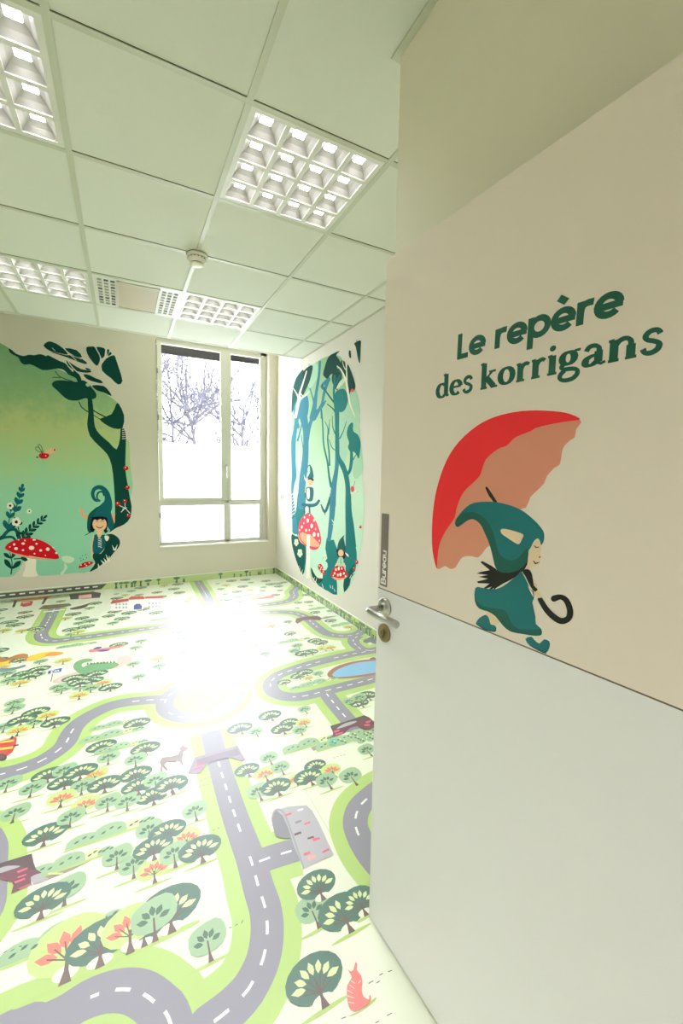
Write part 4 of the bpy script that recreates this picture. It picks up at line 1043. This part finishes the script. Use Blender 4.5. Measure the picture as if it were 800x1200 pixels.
B_.shape('65,245 90,185 250,140 280,195 270,200 215,185 140,205 110,245', vp('bridge_grey', (140, 120, 140)), 31, 0)
B_.shape('95,195 250,150 262,175 100,215', vp('bridge_dark', (110, 92, 112)), 32, 0)
for q in ('95,212 125,205 125,211 98,219', '88,228 118,220 118,226 90,234'): B_.shape(q, V_pk, 34, 0)
B_.shape('378,412 385,392 400,382 430,390 445,440 455,485 400,485 385,455', V_gy2, 31)
B_.shape('395,383 440,370 508,365 530,385 555,430 610,550 498,602 462,520 440,450 420,405', V_gy, 32, 0)
B_.line('380,410 390,385 415,385 440,430 498,600', [4, 6, 8, 8, 6], vp('arch_edge', (148, 146, 154)), 33)
for q, m_ in (('428,400 450,392 455,398 430,407', V_pk), ('474,382 495,376 498,382 476,388', V_wh), ('465,428 488,420 490,427 468,435', V_gy2), ('500,433 522,425 524,432 502,440', V_pk),
              ('462,472 488,463 490,471 464,480', V_mar2), ('512,487 535,480 538,487 514,494', V_mar), ('530,490 558,485 560,492 535,502', V_pk), ('498,545 522,538 525,546 500,556', V_pk),
              ('512,560 540,550 545,560 518,572', vp('salmon', (244, 160, 150))), ('568,538 592,526 595,534 570,545', V_pk)): B_.shape(q, m_, 34, 0)
B_.cr(130, 840, 4)          # deer
B_.shape('228,215 240,192 280,188 315,178 325,160 322,148 335,138 345,142 362,148 350,158 338,165 336,185 332,200 338,225 335,232 326,215 312,205 300,212 262,210 248,228 268,250 260,252 240,232 240,258 232,258 234,225', V_deer, 31, 0)
for q in ('335,140 330,125 315,130', '340,140 350,128 365,132', '338,138 340,118'): B_.line(q, 2.5, V_deer, 31, 0)
B_.cr(400, 900, 4)          # cat
B_.shape('28,942 40,955 55,950 65,912 74,925 72,950 92,975 98,1010 95,1045 105,1075 128,1088 130,1068 138,1072 136,1095 112,1120 70,1140 42,1135 30,1105 25,1060 28,1020 48,985 40,965', V_cat, 31, 2)
for q in ('45,1000 62,1012', '38,1020 58,1035', '30,1045 52,1058', '28,1070 55,1080', '35,1100 58,1105', '90,1000 80,1010'): B_.line(q, 5, V_cat2, 32, 0)
B_.shape('30,1165 100,1130 160,1075 150,1100 80,1150', V_gr, 8)
for q in ('128,1010 148,998', '165,1008 178,1000', '178,972 192,964', '220,955 235,950', '0,1175 20,1168', '215,1160 235,1150', '160,1195 175,1188'): B_.line(q, 4, V_blk, 8, 0)
B_.cr(0, 750, 6.667)        # truck, yellow mound, fox, sign, crocodile, parrot
B_.shape('-260,830 -220,790 0,792 75,775 90,755 110,760 132,765 125,820 95,880 60,905 0,948 -200,960 -260,930', V_red, 31, 0)
B_.shape('-240,830 110,782 108,794 -240,846', V_yel, 32, 0); B_.shape('-240,878 104,832 98,850 -240,900', V_yel, 32, 0); B_.dot(10, 920, 44, 28, V_blk, 33); B_.dot(8, 922, 24, 15, V_mar, 34); B_.dot(-170, 935, 44, 26, V_blk, 33)
B_.shape('75,775 95,748 108,757 98,775', V_blk, 32, 0); B_.line('110,828 142,822', 10, V_blk, 32, 0)
B_.shape('205,150 240,125 330,100 400,92 480,95 495,105 440,120 380,125 290,155 225,165', V_yel, 31); B_.shape('345,125 400,100 480,97 490,108 430,125', V_org, 32)
B_.shape('-40,190 0,165 60,165 90,150 60,190 0,200', V_yel, 31); B_.shape('-80,160 0,130 40,150 120,120 180,108 218,115 215,135 200,165 185,160 190,140 130,150 95,158 80,185 65,185 75,160 20,175 -60,180', V_fox, 32)
B_.shape('-60,235 0,225 120,215 190,195 195,210 120,232 20,250 -60,255', vp('slate', (110, 136, 146)), 31)
B_.shape('365,272 372,240 492,214 482,254', V_wh, 35, 0); B_.shape('371,268 378,244 486,219 477,250', V_blu, 36, 0)
B_.line('418,238 402,248 400,256 412,258', 6, V_wh, 37); B_.line('424,252 434,240 440,249', 6, V_wh, 37); B_.line('446,247 450,238 460,238 458,246', 5, V_wh, 37); B_.line('412,260 398,325', 6, V_tr, 35, 0)
B_.shape('410,330 450,295 540,265 600,250 680,255 740,280 800,300 640,320 480,338', V_dust, 8)
B_.cr(40, 740, 5.714)
B_.shape('262,240 270,215 300,195 350,182 388,186 385,200 340,208 318,222 325,240 345,232 370,222 390,212 405,218 425,205 440,212 460,204 480,208 500,214 540,210 570,222 545,240 520,250 460,262 380,270 360,282 320,288 300,280 275,262', V_cro, 31, 2)
for k in range(9): B_.shape([(350 + k * 22, 226 - k * 1.5), (358 + k * 22, 208 - k * 1.5), (368 + k * 22, 222 - k * 1.5)], V_gd, 32, 0)
B_.shape('540,240 560,180 620,160 660,180 640,215 600,225 560,245', V_cat2, 30)
B_.shape('365,130 380,122 420,118 470,112 540,102 600,92 598,100 520,118 470,128 400,138 375,142', V_cat, 31); B_.shape('395,118 425,104 455,105 430,118', V_blu, 32); B_.shape('420,134 455,124 510,124 470,136', V_blu, 32)
B_.cr(110, 660, 3.636)      # white house with a red roof, parked planes and a red car
B_.shape('72,172 150,155 150,146 215,146 215,152 290,150 292,178 215,184 210,198 150,200 70,204', V_wh, 31, 0)
B_.shape('70,172 80,158 148,152 148,162 76,174', V_red, 32, 0); B_.shape('148,150 160,142 210,141 216,150 214,154 150,156', V_red, 32, 0); B_.shape('218,152 222,143 292,140 294,150', V_red, 32, 0)
B_.shape('170,198 170,182 180,174 196,174 204,182 204,196', V_blu, 33, 0)
for x in (92, 106, 122, 134, 232, 248, 262, 276): 
    for dy in (0, 14): B_.shape([(x, 172 + dy - (x - 90) * .03), (x + 7, 172 + dy - (x - 90) * .03), (x + 7, 180 + dy - (x - 90) * .03), (x, 180 + dy - (x - 90) * .03)], V_gy, 33, 0)
B_.shape('470,62 480,40 600,25 690,22 690,40 560,55', V_yel, 31); 
for k in range(8): B_.line('%d,%d %d,%d' % (490 + k * 24, 40 - k, 500 + k * 24, 56 - k * 2), 5, V_org if k % 2 else V_br, 32, 0)
B_.shape('732,30 745,18 772,14 776,32 735,40', V_red, 31, 0); B_.shape('740,24 768,18 768,24 742,28', V_blu, 32, 0)
B_.shape('690,150 760,138 772,146 700,156', V_cat, 31, 0)
B_.cr(0, 680, 7.27)         # fire station, garage
B_.shape('118,170 430,138 436,146 400,152 120,180', V_red, 31, 0); B_.shape('120,175 148,172 124,230 104,232', V_blk, 31, 0); B_.shape('380,150 408,148 372,205 352,205', V_blk, 31, 0)
B_.shape('172,215 185,188 250,176 282,180 268,215 200,228', V_red, 31, 0); B_.line('195,195 250,186', 5, V_wh, 32, 0)
B_.shape('325,250 370,216 590,198 610,214 540,232 470,240 380,248', vp('earth', (96, 78, 41)), 30, 0); B_.line('372,272 548,252', [8, 8], V_wh, 41, 0)
B_.shape('590,120 800,100 860,110 850,150 600,165', vp('shop_dark', (60, 50, 46)), 31, 0); B_.shape('670,130 780,118 780,150 670,160', V_cat2, 32, 0); B_.shape('600,240 700,215 760,200 720,235 620,252', V_tr, 31)
B_.cr(320, 660, 6.4)
B_.shape('165,440 175,415 260,400 330,395 365,412 350,430 280,420 225,430 180,455', V_mar, 31, 0); B_.shape('350,420 390,400 490,395 400,415', V_path, 8, 0)
for x, y, r in ((700, 585, 26), (735, 575, 34), (760, 590, 26)): B_.dot(x, y, r, r * .6, vp('rock', (104, 104, 110)), 31)
B_.cr(0, 0, 1)
for q in ('262,1010.5 0,0',): pass
# scattered grass ticks
rr = random.Random(11)
def free(x, y, r):
    for P, v in ROADS:
        for p in P[::3]:
            if (p[0] - x) ** 2 + (p[1] - y) ** 2 < (v + r * .75) ** 2: return False
    for px_, py_, r_ in PLACED:
        if (px_ - x) ** 2 + ((py_ - y) * 1.35) ** 2 < (r_ + r) ** 2 * .8: return False
    return True
BLOCK = [(-.9, 3.0, .55, .12), (rc[0], rc[1], .3, .3)]
for q in ((330, 1000), (130, 770), (50, 765), (150, 705), (20, 870), (30, 1015), (415, 775), (425, 860), (205, 890), (418, 1165), (30, 710), (100, 700), (215, 675), (60, 790), (300, 668), (90, 790)):
    x, y = P_floor.px(q); BLOCK.append((x, y, .16, .12))
for s_ in range(1500):
    x, y = rr.uniform(XL + .1, XR - .12), rr.uniform(.1, YB - .3)
    if any(abs(x - a) < w_ and abs(y - b_) < h_ for a, b_, w_, h_ in BLOCK) and s_ < 1400: continue
    if y < 1.35 and x > -.9: continue            # the near strip is fully drawn above
    if y < 2.2 and -.6 < x < XP and s_ % 3: continue
    if free(x, y, .085): tree(x, y, rr.choice('OOGGPHOGQ' if y > 2.6 else 'OGGPH'), rr.uniform(.8, 1.05), px=False)
for s_ in range(260):
    x, y = rr.uniform(XL + .1, XR - .1), rr.uniform(.3, YB - .3)
    if free(x, y, .0):
        for k in range(rr.randint(2, 4)):
            A.strip([(x + k * .018, y + rr.uniform(-.006, .006)), (x + k * .018 + .008, y + rr.uniform(-.004, .006))], .0024, V_blk if s_ % 3 else V_gd, 12)
fl = A.build('floor'); props(fl, kind='structure')
# coved skirting printed with the end of the pattern
def skirting(name, pl, a0, a1, road_):
    b = MB(); b.bar(pl, a0, a1, .0, SK, .0, .006, vp('cove_green', (190, 208, 140)) if road_ else vp('cove_lime', (172, 196, 96))); 
    S = Art(pl, .0063, step=6e-5); S.mb = b
    rr = random.Random(5)
    if road_:
        S.poly([(a0, .012), (road_, .012), (road_ + .06, SK - .012), (a0, SK - .012)], V_blk if False else vp('dark_road', (58, 60, 62)), 1)
        x = a0 + .02
        while x < road_ - .05: S.strip([(x, .046), (x + .05, .046)], .014, V_dash, 2); x += .085
    a = a0 if not road_ else road_ + .1
    while a < a1:
        w_ = rr.uniform(.014, .04); h_ = rr.uniform(.03, SK - .004)
        dense = (not road_) or rr.random() < .25
        if dense:
            S.poly([(a, 0), (a + w_ * .25, h_ * .5), (a, h_), (a + w_, h_), (a + w_ * .7, h_ * .5), (a + w_ * .9, 0)], rr.choice([V_blk, V_gd, V_forest, V_gd, V_forest]), 2)
            if rr.random() < .6: S.poly(ell(a + w_ / 2, SK - .022, w_ * 1.1, .014), rr.choice([V_forest, V_gd, V_verge]), 3)
        a += rr.uniform(.012, .04)
    b.bar(pl, a0, a1, SK - .002, SK + .006, .0, .0075, mat('capping_white', (236, 236, 228), .4))
    props(b.build(name), kind='structure')
skirting('baseboard_back', P_back, XL, XR - .007, P_back.px((118, 676))[0])
skirting('baseboard_right', P_right, 1.2, YB - .001, None)
b = MB(); b.box(XP - .006, XP, 0, YP, 0, SK, V_verge); b.box(XP - .0075, XP, 0, YP, SK, SK + .006, mat('capping_white', (236, 236, 228), .4)); b.box(XP - .006, XR - .006, YP, YP + .006, 0, SK, V_verge)
props(b.build('baseboard_entry'), kind='structure')
b = MB(); b.box(XL, XL + .006, 0, YB - .01, 0, SK, V_verge); props(b.build('baseboard_left'), kind='structure')

# ================================================================ OUTSIDE: snow and frosted trees
M_snow = mat('snow', (246, 247, 250), .7, bump=.4, bscale=12)
YS = 9.0
d_ = ray(245, 521.5); zs = H + d_.z * YS / d_.y
b = MB(); rr = random.Random(2)
nx, ny = 60, 14
def sh(i, j):
    x = -14 + 34 * i / nx; y = [YB + .26, 6.4, 7.2, 7.9, 8.3, 8.6, 8.8, YS, 9.4, 10.5, 13, 17, 22, 30, 40][j]
    base = -.6 if y < 8.2 else (-.6 + (zs + .6) * min(1, (y - 8.2) / .7))
    if y >= YS: base = zs - (y - YS) * .02 - (1.0 if y > 9.5 else .0)
    return (x, y, base + (rr.uniform(-.012, .012) if j >= 2 else 0))
G_ = [[sh(i, j) for j in range(ny + 1)] for i in range(nx + 1)]
for i in range(nx):
    for j in range(ny): b.face([G_[i][j], G_[i + 1][j], G_[i + 1][j + 1], G_[i][j + 1]], M_snow, True)
props(b.build('snow_ground'), 'white snow bank and ground outside the window', kind='structure')
M_bark = mat('frosted_bark', (56, 54, 62), .8, vary=.3, vscale=8)
M_frost = mat('frost', (74, 73, 86), .8)
def bare_tree(x, y, h, seed, label):
    r = random.Random(seed)
    d = ray(245, 521.5)
    t = thing('bare_tree', label, 'tree', (x, y, zs - (y - YS) * .02 - 1.05), 0, 'snowy trees behind the window')
    b = MB(); f = MB()
    def limb(p, dr, L, rad, n, curl, m_, sides, mt, lift=.1):
        P = [p]; dd = dr.normalized()
        for i in range(n):
            dd = (dd + Vector((r.uniform(-curl, curl), r.uniform(-curl, curl), r.uniform(-curl, curl) + lift))).normalized()
            P.append(P[-1] + dd * L / n)
        m_.tube(P, [rad * (1 - .65 * i / n) for i in range(n + 1)], mt, sides, False)
        return P
    def side_dir(d, ang):
        o = d.orthogonal().normalized(); o = Matrix.Rotation(r.uniform(0, 2 * PI), 3, d) @ o
        return (d * math.cos(ang) + o * math.sin(ang)).normalized()
    T = limb(Vector((0, 0, 0)), Vector((r.uniform(-.1, .1), 0, 1)), h * .42, h * .014, 5, .1, b, 7, M_bark)
    for k in range(15):
        q = T[r.choice((1, 2, 3, 4, 5, 5))]
        a = r.uniform(0, 2 * PI); e = r.uniform(.15, 1.1)
        L1 = limb(q, Vector((math.cos(a), math.sin(a) * .6, e)), h * r.uniform(.32, .56), h * .0062, 6, .28, b, 5, M_bark)
        for j in range(9):
            i = r.randint(1, 5); d = (L1[i + 1] - L1[i]).normalized(); p = L1[i].lerp(L1[i + 1], r.random())
            L2 = limb(p, side_dir(d, r.uniform(.5, 1.2)), h * r.uniform(.14, .26), h * .0028, 4, .3, b, 4, M_bark)
            for m_ in range(7):
                i = r.randint(0, 3); d = (L2[i + 1] - L2[i]).normalized(); p = L2[i].lerp(L2[i + 1], r.random())
                L3 = limb(p, side_dir(d, r.uniform(.4, 1.1)), h * r.uniform(.06, .12), .0066, 3, .3, f, 3, M_frost)
                for w_ in range(4):
                    i = r.randint(0, 2); d = (L3[i + 1] - L3[i]).normalized(); p = L3[i].lerp(L3[i + 1], r.random())
                    limb(p, side_dir(d, r.uniform(.4, 1.1)), h * r.uniform(.02, .05), .005, 2, .3, f, 3, M_frost)
    b.build('trunk_and_boughs', t, fix=False); f.build('frosted_twigs', t, fix=False)
for k, (x, y, h, lb) in enumerate(((.95, 10.6, 4.0, 'frosted bare tree seen behind the left edge of the window'),
                                   (2.4, 15.8, 6.8, 'frosted bare tree with wide boughs in the middle of the view'),
                                   (4.25, 12.3, 4.4, 'frosted bare tree with leaning boughs in the right pane'),
                                   (5.2, 21.5, 7.6, 'tall frosted tree farther back in the right pane'),
                                   (-2.4, 13.2, 4.2, 'frosted tree far left outside, hidden by the wall'), (8.6, 13.0, 4.0, 'frosted tree far right outside, hidden by the wall'))):
    bare_tree(x, y, h, 20 + k, lb)

# ================================================================ DAYLIGHT AND CAMERA
w_ = bpy.data.worlds.new('sky'); bpy.context.scene.world = w_; w_.use_nodes = True
nt = w_.node_tree; bgn = nt.nodes['Background']
tc = nt.nodes.new('ShaderNodeTexCoord'); sp = nt.nodes.new('ShaderNodeSeparateXYZ'); cr = nt.nodes.new('ShaderNodeValToRGB')
nt.links.new(tc.outputs['Generated'], sp.inputs[0]); nt.links.new(sp.outputs['Z'], cr.inputs[0]); nt.links.new(cr.outputs[0], bgn.inputs[0])
cr.color_ramp.elements[0].color = (.95, .965, 1, 1); cr.color_ramp.elements[1].color = (.86, .92, 1, 1)
bgn.inputs[1].default_value = 18.0
sc = bpy.context.scene
cd = bpy.data.cameras.new('camera'); cam = bpy.data.objects.new('camera', cd); COL.objects.link(cam)
cam.matrix_world = Matrix(((RT.x, UP.x, -FW.x, EYE.x), (RT.y, UP.y, -FW.y, EYE.y), (RT.z, UP.z, -FW.z, EYE.z), (0, 0, 0, 1)))
cd.sensor_fit = 'VERTICAL'; cd.sensor_height = 36; cd.sensor_width = 24; cd.lens = F / 1200 * 36; cd.clip_start = .02; cd.clip_end = 200
sc.camera = cam
sc.view_settings.view_transform = 'Standard'; sc.view_settings.look = 'None'; sc.view_settings.gamma = 1; sc.view_settings.exposure = -.36
sc.view_settings.use_curve_mapping = False
sc.cycles.max_bounces = 10; sc.cycles.diffuse_bounces = 6; sc.cycles.transparent_max_bounces = 12
